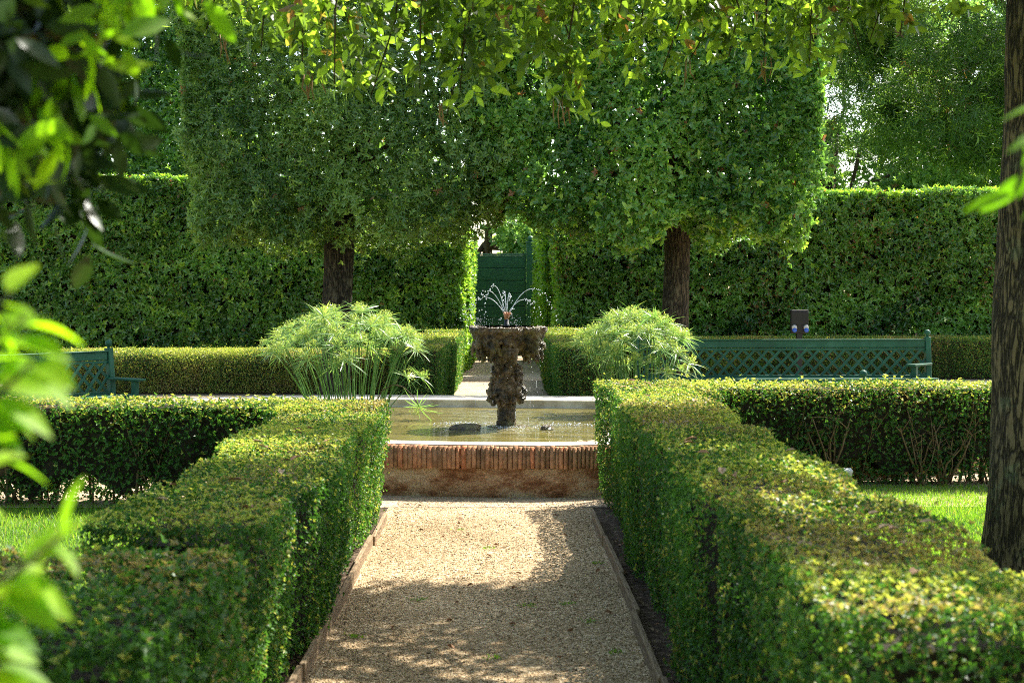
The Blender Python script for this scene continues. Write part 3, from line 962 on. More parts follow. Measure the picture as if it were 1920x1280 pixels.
def rocky(rz_list, seg, rings_seed, amp, lob=None):
    """lathe with noise; rz_list = [(r,z)]"""
    V = []
    for (r, z) in rz_list:
        for k in range(seg):
            an = 2 * math.pi * k / seg
            V.append((r * math.cos(an), r * math.sin(an), z))
    V = np.array(V)
    rad_dir = V.copy(); rad_dir[:, 2] = 0
    rad_dir = unit(rad_dir + 1e-9)
    nz = vnoise(V, 9.0, rings_seed, 4) * amp * 1.25 + np.abs(vnoise(V, 24.0, rings_seed + 1, 4)) * amp * 1.3 - amp * .4
    V = V + rad_dir * nz[:, None]
    if lob is not None:
        V = lob(V)
    n = len(rz_list)
    F = [(i * seg + k, i * seg + (k + 1) % seg, (i + 1) * seg + (k + 1) % seg, (i + 1) * seg + k) for i in range(n - 1) for k in range(seg)]
    F.append(tuple(range(seg - 1, -1, -1))); F.append(tuple(range((n - 1) * seg, n * seg)))
    return MB().add(V, F, True)


def prof_interp(pts, n):
    z = np.array([p[0] for p in pts]); r = np.array([p[1] for p in pts])
    t = np.linspace(0, len(pts) - 1, n)
    return list(zip(np.interp(t, range(len(pts)), r), np.interp(t, range(len(pts)), z)))


tex1 = bpy.data.textures.new("tufa_lumps", 'CLOUDS'); tex1.noise_scale = .05; tex1.noise_depth = 4
tex2 = bpy.data.textures.new("tufa_pits", 'CLOUDS'); tex2.noise_scale = .016; tex2.noise_depth = 3


def crusted(mb, name, voxel=.0075):
    """fuse the lumps into one crusted surface"""
    o = mb.build(name, M['tufa'], ft)
    md = o.modifiers.new("fuse", 'REMESH'); md.mode = 'VOXEL'; md.voxel_size = voxel; md.use_smooth_shade = True
    for tx, st in ((tex1, .045), (tex2, .022)):
        d = o.modifiers.new("crust", 'DISPLACE'); d.texture = tx; d.strength = st; d.mid_level = .5; d.texture_coords = 'LOCAL'
    return o


fr_ = random.Random(17)
cm = MB()
cm.lathe([(.090, -.1), (.088, .10), (.084, .26)], seg=24)
cm.lathe([(.10, .24), (.15, .27), (.15, .36), (.12, .44), (.125, .54), (.09, .62), (.09, .76)], seg=24)
for i in range(150):
    z = fr_.uniform(.25, .61)
    R_ = np.interp(z, [.22, .27, .34, .42, .50, .56, .62], [.15, .185, .18, .14, .15, .135, .095])
    an = fr_.uniform(0, 6.283); q = fr_.uniform(.012, .036)
    rr_ = max(.02, R_ - q * .45)
    cm.ball((rr_ * math.cos(an) * 1.05, rr_ * math.sin(an), z), q, 9, 6)
for i in range(26):
    an = fr_.uniform(0, 6.283); rr_ = fr_.uniform(.12, .165)
    cm.tube([(rr_ * math.cos(an), rr_ * math.sin(an), .27), (rr_ * math.cos(an), rr_ * math.sin(an), fr_.uniform(.205, .235))], [.022, .009], 8)
crusted(cm, "column")


def rimr(an):
    c = abs(math.sin(1.5 * (an + 1.02)))
    return .395 * (1 - .20 * (1 - c) ** 2.2)


bm_ = MB()
SG = 72
V = []; F = []
for (f_, z) in ((.0, .955), (.93, .955), (.96, .966), (1.0, .964), (1.0, .925), (.95, .905), (.90, .86), (.6, .74), (.2, .70), (.0, .70)):
    for k in range(SG):
        an = 6.283185 * k / SG
        r_ = max(.004, f_ * rimr(an))
        V.append((r_ * math.cos(an), r_ * math.sin(an), z))
n_ = 10
F = [(i * SG + k, i * SG + (k + 1) % SG, (i + 1) * SG + (k + 1) % SG, (i + 1) * SG + k) for i in range(n_ - 1) for k in range(SG)]
F.append(tuple(range(SG))[::-1]); F.append(tuple(range((n_ - 1) * SG, n_ * SG)))
bm_.add(V, F, True)
for c0, c1, n1 in ((-2.85, -1.28, 150), (-.74, .85, 130), (1.25, 2.95, 110)):
    for i in range(n1):
        an = fr_.uniform(c0, c1); z = fr_.uniform(.70, .875); q = fr_.uniform(.014, .034)
        out_ = .375 - 1.6 * (z - .80) ** 2 * 4 - .10 * abs((an - (c0 + c1) / 2) / ((c1 - c0) / 2)) ** 4
        r_ = fr_.uniform(out_ - .07, out_)
        bm_.ball((r_ * math.cos(an), r_ * math.sin(an), z), q, 9, 6)
    for i in range(30):
        an = fr_.uniform(c0, c1); r_ = fr_.uniform(.17, .355); q = fr_.uniform(.014, .030)
        zb_ = fr_.uniform(.60, .685) if fr_.random() < .6 else .67
        bm_.tube([(r_ * .95 * math.cos(an), r_ * .95 * math.sin(an), .76), (r_ * math.cos(an), r_ * math.sin(an), .70), (r_ * math.cos(an + .03), r_ * math.sin(an + .03), zb_)], [q * 1.4, q, q * .38], 8)
crusted(bm_, "bowl")
bw = MB(); bw.lathe([(.28, .972), (.02, .972)], seg=40); bw.build("bowl_water", M['water'], ft)
base = prof_interp([(-.06, .24), (-.01, .22), (.005, .17), (.012, .09)], 14)
rocky(base, 40, 91, .03).build("foot", M['tufa'], ft)
noz = MB()
noz.lathe([(.03, .95), (.03, .99), (.024, .992), (.024, 1.03), (.012, 1.035)], seg=14)
nz = noz.build("nozzle", M['black'], ft)
jr = random.Random(5)
drop = MB()
g = 9.8
jets = [(-.105, .02, .255, 0), (-.155, -.02, .205, 1), (-.185, .05, .145, 2), (.02, .02, .175, 3), (.215, -.03, .225, 4), (.145, .06, .12, 5), (-.02, .10, .2, 6)]
for dx, dy, hh, i in jets:
    # copper pipe
    b = Vector((dx * .05, dy * .05, 1.02))
    tp = Vector((dx * .16, dy * .16, 1.105))
    MB().tube([b, (b + tp) / 2, tp], .0065, 8).build("copper_pipe", M['copper'], nz)
    vz = math.sqrt(2 * g * hh); th = vz / g
    v = Vector((dx / th, dy / th, 0))
    jm = MB()
    pts = []
    for s in range(15):
        tt = th * 1.0 * s / 14
        pts.append(tp + v * tt + Vector((0, 0, vz * tt - .5 * g * tt * tt)))
    jm.tube(pts, [.0042 * (1 - .35 * q / 14) for q in range(15)], 6, True, .25)
    tt = th
    while True:
        tt += th * jr.uniform(.02, .07)
        p = tp + v * tt + Vector((0, 0, vz * tt - .5 * g * tt * tt)) + Vector((jr.gauss(0, .006), jr.gauss(0, .006), jr.gauss(0, .008))) * (1 + 2 * (tt / th - 1))
        if p.z < .97 or tt > th * 2.2:
            break
        drop.ball(p, jr.uniform(.003, .0075), 7, 5)
    jm.build("water_jet", M['jet'], ft)
tag(drop.build("droplets", M['jet'], ft), kind="stuff")
sp = MB()
for i in range(160):
    a = jr.uniform(0, 6.28); rr = abs(jr.gauss(0, .14))
    c = Vector((-.28, 0, .97)) if i < 100 else Vector((.1, -.1, .97))
    sp.ball(c + Vector((rr * math.cos(a), rr * math.sin(a), abs(jr.gauss(0, .07)))), jr.uniform(.0012, .0035), 5, 3)
tag(sp.build("spray", M['jet'], ft), kind="stuff")
dr = MB()
for i in range(46):
    a = jr.uniform(0, 6.28); rr = jr.uniform(.19, .36)
    z = jr.uniform(.02, .62)
    dr.ball((rr * math.cos(a), rr * math.sin(a), z), jr.uniform(.002, .005), 6, 4)
    if i % 4 == 0:
        dr.tube([(rr * math.cos(a), rr * math.sin(a), z), (rr * math.cos(a), rr * math.sin(a), z + jr.uniform(.03, .08))], .0022, 5)
tag(dr.build("drips", M['jet'], ft), kind="stuff")
fr = MB()
for i in range(420):
    c, sg = [((.05, -.18), (.20, .06)), ((.62, .10), (.16, .06)), ((-.42, .22), (.12, .05)), ((1.15, .5), (.12, .05)), ((1.05, -.65), (.12, .04))][i % 5]
    fr.ball((jr.gauss(c[0], sg[0]), jr.gauss(c[1], sg[1]), jr.uniform(.0, .018)), jr.uniform(.002, .008), 5, 3)
tag(fr.build("froth", M['jet'], ft), kind="stuff")


def rock(loc, sx, sy, sz, seed, label):
    pr = [(max(.01, math.sin(math.pi * i / 9)), -math.cos(math.pi * i / 9)) for i in range(10)]
    V = np.array([(r * math.cos(6.283 * k / 14), r * math.sin(6.283 * k / 14), z) for r, z in pr for k in range(14)])
    V = V * (1 + .28 * vnoise(V, 2.6, seed, 3))[:, None] * np.array([sx, sy, sz])
    F = [(i * 14 + k, i * 14 + (k + 1) % 14, (i + 1) * 14 + (k + 1) % 14, (i + 1) * 14 + k) for i in range(9) for k in range(14)]
    o = MB().add(V, F, False).build("rock", M['tufa'])
    o.location = loc
    tag(o, label, "rock")


rock((-.36, 13.42, ZW + .005), .15, .09, .055, 4, "wedge of dark wet rock in water left of the fountain foot")
rock((.40, 13.40, ZW), .07, .06, .045, 8, "small dark wet stone in froth right of the fountain foot")
# floating pads and dead leaves near the front corners
def floaters(name, cx, cy, label, seed):
    r_ = random.Random(seed); mb = MB()
    for i in range(6):
        x, y, rr = cx + r_.uniform(-.16, .16), cy + r_.uniform(-.14, .14), r_.uniform(.03, .07)
        a0 = r_.uniform(0, 6)
        vs = [(x, y, ZW + .006 + .0015 * i)] + [(x + rr * math.cos(a0 + .3 + k * .47), y + rr * .9 * math.sin(a0 + .3 + k * .47), ZW + .008 + .0015 * i + r_.uniform(0, .012)) for k in range(13)]
        mb.add(vs, [(0, k, k + 1) for k in range(1, 13)])
    o = mb.build(name, M['paleleaf'])
    tag(o, label, "floating leaves", kind="stuff")
floaters("floating_leaves", -.83, 11.95, None, 2)
floaters("floating_leaves", .80, 12.1, None, 3)

# ------------------------------------------------------------------ papyrus
def umbel_mesh(seed, dry=False):
    r = np.random.default_rng(seed)
    nb = 20
    an = np.arange(nb) * 2.4 + r.normal(size=nb) * .15
    el = r.uniform(-.12, .75, nb)
    T = np.stack([np.cos(an) * np.cos(el), np.sin(an) * np.cos(el), np.sin(el)], 1)
    Nn = np.tile((0, 0, 1.0), (nb, 1)) + r.normal(size=(nb, 3)) * .3
    L = r.uniform(.13, .24, nb); W = r.uniform(.008, .013, nb)
    V, F, k = leaf_geo(np.zeros((nb, 3)) + T * .004, T, Nn, L, W, 'blade', droop=.32)
    ti = np.zeros((nb, 3)); ti[:, 0] = r.uniform(.2, 1, nb); ti[:, 1] = np.where(r.uniform(size=nb) < .15, .6, 0)
    if dry: ti[:, 2] = .9
    ti = np.repeat(ti, k, 0)
    # flower rays with tufts
    nr = 26
    an = r.uniform(0, 6.28, nr); el = r.uniform(.35, 1.45, nr)
    T2 = np.stack([np.cos(an) * np.cos(el), np.sin(an) * np.cos(el), np.sin(el)], 1)
    L2 = r.uniform(.05, .10, nr)
    V2, F2, k2 = leaf_geo(T2 * .003, T2, r.normal(size=(nr, 3)), L2, .0028, 'quad', 0, .15)
    t2 = np.zeros((nr * k2, 3)); t2[:, 0] = .8; t2[:, 1] = .5
    tips = T2 * (L2 * .95)[:, None]
    ntf = 7
    C = np.repeat(tips, ntf, 0); A = unit(r.normal(size=(nr * ntf, 3)) + np.repeat(T2, ntf, 0) * .8)
    V3, F3, k3 = leaf_geo(C, A, r.normal(size=(len(C), 3)), .018, .005, 'quad', .1, .1)
    t3 = np.zeros((len(C), 3)); t3[:, 0] = 1; t3[:, 1] = r.uniform(.5, 1, len(C)); t3[:, 2] = np.where(r.uniform(size=len(C)) < .12, .5, 0)
    if dry: t3[:, 2] = .9
    V = np.concatenate([V, V2, V3])
    F = [F[0], F2[0] + nb * k, F3[0] + nb * k + nr * k2]
    me = np_mesh("leaf_head", V, F, np.concatenate([ti, t2, np.repeat(t3, k3, 0)]))
    me.materials.append(M['papyrus'])
    return me


UM = [umbel_mesh(100 + i) for i in range(9)]


def papyrus(cx, cy, n, rx, ry, topz, spread, label, seed, lean=0.0):
    r = random.Random(seed)
    root = empty("papyrus_clump", (cx, cy, ZW - .05), label, "water plant")
    for i in range(n):
        a = r.uniform(0, 6.283); q = math.sqrt(r.random())
        bx, by = rx * q * math.cos(a), ry * q * math.sin(a)
        q2 = min(1.0, q * r.uniform(.75, 1.15) + .02)
        tx, ty = spread * q2 * math.cos(a) + lean + r.gauss(0, .05), spread * .8 * q2 * math.sin(a) + r.gauss(0, .05)
        hz = topz * (1.0 - .32 * q2 ** 2) * (r.uniform(.88, 1.0) if r.random() < .86 else r.uniform(.5, .88))
        pts = []
        for s_ in range(7):
            f = s_ / 6
            e = f ** 1.5
            pts.append(Vector((bx + (tx - bx) * e, by + (ty - by) * e, hz * f)))
        mb = MB(); mb.tube(pts, [.0058 - .0022 * k / 6 for k in range(7)], 5, True)
        so_ = mb.build("stem", None, root)
        me = so_.data
        at_ = me.attributes.new("tint", 'FLOAT_COLOR', 'POINT')
        tv = r.uniform(.1, 1)
        at_.data.foreach_set("color", np.tile((tv, 0.0, .0, 1.0), (len(me.vertices), 1)).astype(np.float32).ravel())
        me.materials.append(M['papstem'])
        u = bpy.data.objects.new("leaf_head", UM[r.randrange(9)])
        COL.objects.link(u); u.parent = so_
        u.location = pts[-1]
        d = (pts[-1] - pts[-2]).normalized() + Vector((r.gauss(0, .18), r.gauss(0, .18), 0))
        u.rotation_euler = (d.to_track_quat('Z', 'Y').to_matrix() @ Matrix.Rotation(r.uniform(0, 6.28), 3, 'Z')).to_euler()
        sc_ = r.uniform(.85, 1.25); u.scale = (sc_, sc_, sc_)
    return root


pa = papyrus(-1.66, 15.0, 84, .46, .36, 1.17, .90, "large papyrus clump with sunlit feathery heads left of the fountain", 21, lean=-.05)
papyrus(1.42, 15.3, 84, .40, .34, 1.14, .66, "rounded papyrus clump with grey green leaf heads right of the fountain", 22, lean=-.03)
# one bent stem with its drooping head over the water
bs = MB()
bpts = [Vector((.50, -.25, .42)) + Vector(p) for p in ((-.08, -.1, -.07), (.02, -.14, -.02), (.12, -.2, -.04), (.22, -.26, -.12), (.29, -.30, -.23))]
bpts = [Vector((.25, -.15, .05)), Vector((.38, -.20, .32))] + bpts
bs.tube(bpts, .005, 6)
so_ = bs.build("stem", M['branch'], pa); so_["label"] = "bent stem drooping over the water"
u = bpy.data.objects.new("leaf_head", umbel_mesh(777)); COL.objects.link(u); u.parent = so_
u.location = bpts[-1]; u.rotation_euler = (R(150), R(25), 0); u.scale = (1.15, 1.15, 1.15)

# ================================================================== BENCHES
def bench(label, loc, rz, L, s=1.0, arm_yaw=0.0, group=None):
    """faces -y in its own frame; origin at ground, middle of the back"""
    root = empty("garden_bench", loc, label, "bench", group, rz)
    root.scale = (s, s, s)
    P = M['paint']
    hx = L / 2
    rake = .06
    for sx in (-1, 1):
        m = MB(); m.bar((sx * hx, -.03, 0), (sx * hx, rake, .97), .075, .085, up=(0, 1, 0), bev=.006)
        po = m.build("back_post", P, root)
        m = MB(); m.lathe([(.018, .965), (.016, .985), (.034, .998), (.043, 1.02), (.043, 1.035), (.034, 1.056), (.014, 1.068)], (sx * hx, rake, 0), 14)
        m.build("ball_finial", P, po)
        m = MB(); m.box(sx * hx - .045, sx * hx + .045, -.52, -.44, 0, .40, .005); fl = m.build("front_leg", P, root)
        # arm: flat board on a short post, able to splay
        c, sn = math.cos(arm_yaw), math.sin(arm_yaw)
        ay = Vector((sn * 1.0, -c, 0)); ax = Vector((c, sn, 0))
        o0 = Vector((sx * (hx - .01), .0, .60))
        m = MB(); m.obox(o0 + ay * .27, ax, ay, (0, 0, 1), .13, .56, .028, .006); arm = m.build("armrest", P, root)
        m = MB(); m.obox(o0 + ay * .43 + Vector((0, 0, -.11)), ax, ay, (0, 0, 1), .07, .07, .19, .005); m.build("arm_post", P, arm)
    hi = hx - .04
    m = MB(); m.bar((-hi, rake - .005, .875), (hi, rake - .005, .875), .05, .10, bev=.007); m.bar((-hi, rake - .012, .932), (hi, rake - .012, .932), .075, .014, bev=.003)
    m.bar((-hi, rake - .01, .802), (hi, rake - .01, .802), .04, .03, bev=.003)
    m.build("top_rail", P, root)
    m = MB(); m.bar((-hi, .0, .425), (hi, .0, .425), .045, .05, bev=.004); m.build("lower_rail", P, root)
    # lattice of crossed slats
    z0, z1 = .445, .795
    def rk(z): return -.0 + (z - .44) / .36 * (rake - .015)
    la = MB(); step = .178; dx = (z1 - z0) * .96
    for sg, off in ((1, -.008), (-1, .008)):
        x = -hi - dx
        while x < hi + dx:
            xa, za, xb, zb = x, (z0 if sg > 0 else z1), x + dx, (z1 if sg > 0 else z0)
            def at(t): return xa + (xb - xa) * t, za + (zb - za) * t
            ta = max(0, (-hi - xa) / (xb - xa)); tb = min(1, (hi - xa) / (xb - xa))
            if tb - ta > .05:
                (x0_, z0_), (x1_, z1_) = at(ta), at(tb)
                la.bar((x0_, rk(z0_) + off, z0_), (x1_, rk(z1_) + off, z1_), .013, .034, up=(-(zb - za), 0, (xb - xa)))
            x += step
    la.build("lattice_panel", P, root)
    st = MB()
    for i in range(5):
        y = -.46 + i * .098
        st.box(-hx + .02, hx - .02, y - .044, y + .044, .405 - .004 * i, .43 - .004 * i, .005)
    seat = st.build("seat", P, root)
    m = MB(); m.box(-hx + .04, hx - .04, -.497, -.475, .31, .403, .003); m.build("apron", P, seat)
    n = 3 if L > 3 else 2
    for i in range(1, n):
        x = -hx + L * i / n
        m = MB(); m.box(x - .04, x + .04, -.47, -.39, 0, .402, .004); m.build("front_leg", P, root)
        m = MB(); m.bar((x, -.03, 0), (x, -.03, .40), .06, .05, up=(0, 1, 0)); m.build("back_leg", P, root)
    return root


BL = 4.05
bench("long green lattice bench behind the right hedge and papyrus", (5.93 - BL / 2, 19.9, 0), R(2), BL, 1.02, arm_yaw=R(-42))
a = R(55)
# left bench: right hand end at (-4.67, 17), running towards the camera and left, facing the pond
BLn = 2.6
ex, ey = -4.67, 17.0
ld = Vector((math.cos(a), math.sin(a), 0))
bench("green lattice bench with ball finials standing at an angle left of the pond", (ex - ld.x * BLn / 2, ey - ld.y * BLn / 2, 0), a, BLn, .98)
# two benches with their backs to the near hedges
b3 = bench("green bench seen from behind above the left side hedge", (-3.93 - 1.1, 13.0, 0), R(180 + 4), 2.2, .80)
b4 = bench("green bench hidden behind the right side hedge, only one ball finial showing", (3.14 + 1.0, 13.1, 0), R(180), 2.0, .84)

# ================================================================== BOX HEDGES
FH = {'back': .35}


def steps(sgn, amp_w=.075, amp_h=.022, per=1.35, ph=0.0, face='y'):
    """clipped hedge with a scalloped outline; sgn picks the path side"""
    def f(Q):
        Q = Q.copy()
        t = ((Q[:, 0] + ph) / per) % 1.0
        b = np.clip(np.sin(math.pi * t), 0, 1) ** .36 * (1 - .25 * np.sin(2.1 * Q[:, 0] + ph))
        blk = np.floor((Q[:, 0] + ph) / per).astype(int) % 7
        Q[:, 2] += np.array([.035, -.03, .02, -.045, .03, -.01, .0])[blk] * np.clip(Q[:, 2] / .5, 0, 1) * (amp_h / .05)
        Q[:, 1] += np.array([.02, -.025, .03, -.01, .02, -.03, .01])[blk] * (amp_w / .075)
        Q[:, 1] += np.sign(Q[:, 1]) * amp_w * (b - .7) * np.clip(np.abs(Q[:, 1]) / .2, 0, 1)
        Q[:, 2] += amp_h * (b - .7) * np.clip(Q[:, 2] / .5, 0, 1)
        return Q
    return f


# near pair along the path (direction +y: local left = -x side, right = +x side)
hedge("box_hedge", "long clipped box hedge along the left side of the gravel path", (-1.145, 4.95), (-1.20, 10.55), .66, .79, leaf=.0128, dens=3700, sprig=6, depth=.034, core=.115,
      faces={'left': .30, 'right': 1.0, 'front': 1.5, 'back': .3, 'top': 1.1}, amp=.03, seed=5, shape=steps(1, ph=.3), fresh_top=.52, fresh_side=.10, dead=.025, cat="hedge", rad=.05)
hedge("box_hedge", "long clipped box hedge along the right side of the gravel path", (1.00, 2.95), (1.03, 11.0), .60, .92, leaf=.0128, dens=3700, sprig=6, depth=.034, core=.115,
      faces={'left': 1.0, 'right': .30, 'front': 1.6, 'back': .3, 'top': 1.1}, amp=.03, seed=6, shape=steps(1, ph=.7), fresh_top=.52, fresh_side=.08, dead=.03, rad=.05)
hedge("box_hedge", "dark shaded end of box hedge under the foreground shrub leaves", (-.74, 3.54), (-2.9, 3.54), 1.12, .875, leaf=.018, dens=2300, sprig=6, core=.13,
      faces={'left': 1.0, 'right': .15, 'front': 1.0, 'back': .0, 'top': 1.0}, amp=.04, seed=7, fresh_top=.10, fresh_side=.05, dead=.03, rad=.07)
# side hedges across the view
hedge("box_hedge", "thin box hedge with bare gaps crossing behind the left lawn", (-6.4, 10.95), (-1.45, 10.85), .62, .79, leaf=.019, dens=1750, sprig=6,
      faces={'left': .5, 'right': 1.0, 'front': .3, 'back': .6, 'top': 1.4, 'left': 1.0}, amp=.03, seed=8, holes=.12, hole_low=.20, core=0, stems=120, fresh_top=.62, fresh_side=.01, depth=.10, inner=9000, inner_leaf=.030, slab=.34)
hedge("box_hedge", "box hedge with brown twiggy gaps crossing behind the right lawn", (1.30, 11.95), (6.6, 12.05), .66, .85, leaf=.019, dens=1750, sprig=6,
      faces={'left': .5, 'right': 1.0, 'front': .6, 'back': .3, 'top': 1.4}, amp=.03, seed=9, holes=.08, hole_low=.22, core=0, stems=120, fresh_top=.66, fresh_side=.015, depth=.10, inner=9000, inner_leaf=.030, dead=.04, slab=.36, trunks=(.6, 1.4, 2.15, 2.35, 3.4, 4.4))
hedge("box_hedge", "short corner of box hedge joining right path hedge and side hedge", (1.42, 10.6), (1.42, 11.75), .46, .87, leaf=.015, dens=2600, sprig=6, faces={'right': .5, 'back': .2},
      amp=.02, seed=10, fresh_top=.66, fresh_side=.06)
hedge("box_hedge", "short corner of box hedge joining left path hedge and side hedge", (-1.45, 10.0), (-1.45, 11.0), .50, .79, leaf=.015, dens=2600, sprig=6, faces={'right': .6, 'back': .2},
      amp=.02, seed=11, fresh_top=.66, fresh_side=.06)
# beyond the pond
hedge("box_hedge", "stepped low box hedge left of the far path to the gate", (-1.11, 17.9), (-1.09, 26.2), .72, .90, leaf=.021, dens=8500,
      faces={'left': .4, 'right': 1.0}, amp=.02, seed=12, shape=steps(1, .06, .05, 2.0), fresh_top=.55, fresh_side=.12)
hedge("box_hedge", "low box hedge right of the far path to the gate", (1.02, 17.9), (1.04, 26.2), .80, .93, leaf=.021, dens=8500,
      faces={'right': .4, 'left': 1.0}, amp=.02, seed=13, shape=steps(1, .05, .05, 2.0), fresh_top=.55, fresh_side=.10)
hedge("box_hedge", "low box hedge with lit front painted in leaf colour, between the left bench and papyrus", (-7.4, 23.0), (-1.6, 23.0), 1.05, .70, rad=.24, leaf=.022, dens=8500,
      faces={'left': .4}, amp=.03, seed=14, fresh_top=.85, fresh_side=.62, dead=.16, dry_shade_top=.16)  # pale and dry tints put the lit front into the colour
hedge("box_hedge", "low clipped box hedge behind the long green bench", (1.6, 26.6), (12.0, 26.9), .9, .78, leaf=.025, dens=6000,
      faces={'left': .3}, amp=.03, seed=15, fresh_top=.40, fresh_side=.15, dead=.08)

# ================================================================== TALL HEDGES
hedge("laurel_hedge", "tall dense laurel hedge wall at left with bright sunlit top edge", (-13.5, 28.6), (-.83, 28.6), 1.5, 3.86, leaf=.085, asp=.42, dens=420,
      faces={'top': 1.3, 'left': .15, 'front': .2, 'back': 1.3}, amp=.15, freq=1.7, seed=40, mat='tall', sprig=6, rad=.12, depth=.10, core=.30, kind='hex', fresh_top=.85, fresh_side=.10, dead=.008, lit_face={4: .65})
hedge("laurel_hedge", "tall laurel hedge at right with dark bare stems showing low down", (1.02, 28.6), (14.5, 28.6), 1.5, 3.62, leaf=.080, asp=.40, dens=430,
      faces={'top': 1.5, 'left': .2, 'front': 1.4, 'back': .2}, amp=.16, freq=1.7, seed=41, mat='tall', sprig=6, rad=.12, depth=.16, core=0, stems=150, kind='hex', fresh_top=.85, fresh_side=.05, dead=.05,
      lit_face={3: .6}, holes=.14, hole_low=.16, inner=6000, slab=.5)
# passage hedges up to the gate
hedge("laurel_hedge", "sunlit laurel hedge flanking the left of the gate passage", (-1.32, 29.5), (-1.25, 34.6), 1.05, 3.0, leaf=.085, asp=.42, dens=330, faces={'left': .2},
      amp=.08, freq=2.4, seed=42, mat='tall', sprig=6, rad=.12, depth=.10, core=.28, kind='hex', fresh_top=.8, fresh_side=.35)
hedge("laurel_hedge", "laurel hedge with painted sunlit side flanking the right of the gate passage", (1.35, 29.5), (1.25, 34.6), 1.05, 3.0, leaf=.085, asp=.42, dens=330, faces={'right': .2},
      amp=.08, freq=2.4, seed=43, mat='tall', sprig=6, rad=.12, depth=.10, core=.28, kind='hex', fresh_top=.8, fresh_side=.45, lit_face={2: .9})  # left face turned from the sun, brightness put in by paler tint

# ------------------------------------------------------------------ gate
gt = empty("garden_gate", (0, 35.2, 0), "dark green wooden gate of wide horizontal boards behind the fountain", "gate")
zb = 0.05
for i in range(8):
    bh = .312
    m = MB(); m.box(-.90, .53, -.025 + .004 * (i % 2), .02, zb + i * bh + .006, zb + (i + 1) * bh - .006, .006)
    m.build("board", M['gatep'], gt)
m = MB(); m.box(-.88, .51, .021, .03, zb, zb + 8 * .312 - .01); m.build("backing", M['gatep'], gt)
m = MB(); m.box(.54, .74, -.09, .07, 0, 2.84, .01); gp = m.build("gate_post", M['gatep'], gt)
m = MB(); m.box(.52, .76, -.11, .09, 2.84, 2.88, .006); m.ball((.64, -.01, 2.95), .075); m.build("post_cap", M['gatep'], gp)
m = MB(); m.box(-1.12, -.93, -.09, .07, 0, 2.84, .01); m.build("gate_post", M['gatep'], gt)
m = MB(); m.box(-.9, .53, -.045, -.027, zb + 8 * .312 - .002, zb + 8 * .312 + .04, .004); m.build("top_rail", M['gatep'], gt)

# ------------------------------------------------------------------ electric socket box
eb = empty("socket_box", (5.27, 25.4, -.13), "black electrical box on a post with two blue sockets behind the bench", "electrical box")
m = MB(); m.box(-.155, .155, -.06, .06, 1.02, 1.44, .012); eh = m.build("housing", M['black'], eb)
m = MB(); m.box(-.15, .15, -.075, -.061, 1.17, 1.40, .006); m.build("cover", M['black'], eb)
m = MB(); m.box(-.05, .05, -.05, .05, .12, 1.02, .005); m.build("post", M['black'], eb)
for sx in (-.105, .105):
    m = MB(); m.tube([(sx, -.06, 1.095), (sx, -.13, 1.075)], .038, 14); so2 = m.build("socket", M['blue'], eb)
    m = MB(); m.tube([(sx, -.062, 1.13), (sx, -.115, 1.125)], [.045, .042], 14); m.build("socket_cap", M['greyp'], so2)
# spotlight by the right side hedge
sp = empty("garden_spotlight", (2.72, 11.42, 0), "small grey garden spotlight on the lawn by the right side hedge", "spotlight", rz=R(20))
m = MB(); m.tube([(0, 0, 0), (0, 0, .10)], .012, 8); m.build("stake", M['black'], sp)
m = MB(); m.obox((0, -.01, .14), (1, 0, 0), (0, .86, .5), (0, -.5, .86), .16, .05, .11, .01); m.build("lamp_body", M['greyp'], sp)
m = MB(); m.bar((-.09, 0, .19), (.09, 0, .19), .014, .012); m.build("bracket", M['black'], sp)


# ================================================================== TREES
def limb(mb, a, b, r0, r1, n=6, wob=.08, seg=9, rnd=random):
    a = Vector(a); b = Vector(b)
    pts = []
    for i in range(n + 1):
        f = i / n
        p = a.lerp(b, f) + Vector((rnd.gauss(0, wob), rnd.gauss(0, wob), rnd.gauss(0, wob * .5))) * (0 if i in (0, n) else 1) * (b - a).length * .2
        pts.append(p)
    mb.tube(pts, [r0 + (r1 - r0) * i / n for i in range(n + 1)], seg, True, .04)
    return pts


def trunk_mesh(h, r0, r1, lean=(0, 0), flare=1.35, seg=40, rings=60, seed=1, amp=.03, flat=None):
    V = []
    for i in range(rings + 1):
        f = i / rings; z = h * f
        r = (r0 + (r1 - r0) * f) * (1 + (flare - 1) * math.exp(-z / .18))
        for k in range(seg):
            an = 2 * math.pi * k / seg
            V.append((r * math.cos(an), r * math.sin(an), z))
    V = np.array(V)
    rd = V.copy(); rd[:, 2] = 0; rd = unit(rd)
    S = V * np.array([1, 1, .35])
    nz = vnoise(S, 7.0, seed, 2) * amp + vnoise(S, 30.0, seed + 2, 2) * amp * .3
    V = V + rd * nz[:, None]
    V[:, 0] += lean[0] * V[:, 2] / h; V[:, 1] += lean[1] * V[:, 2] / h
    F = [(i * seg + k, i * seg + (k + 1) % seg, (i + 1) * seg + (k + 1) % seg, (i + 1) * seg + k) for i in range(rings) for k in range(seg)]
    F.append(tuple(range(rings * seg, (rings + 1) * seg)))
    return MB().add(V, F, True)


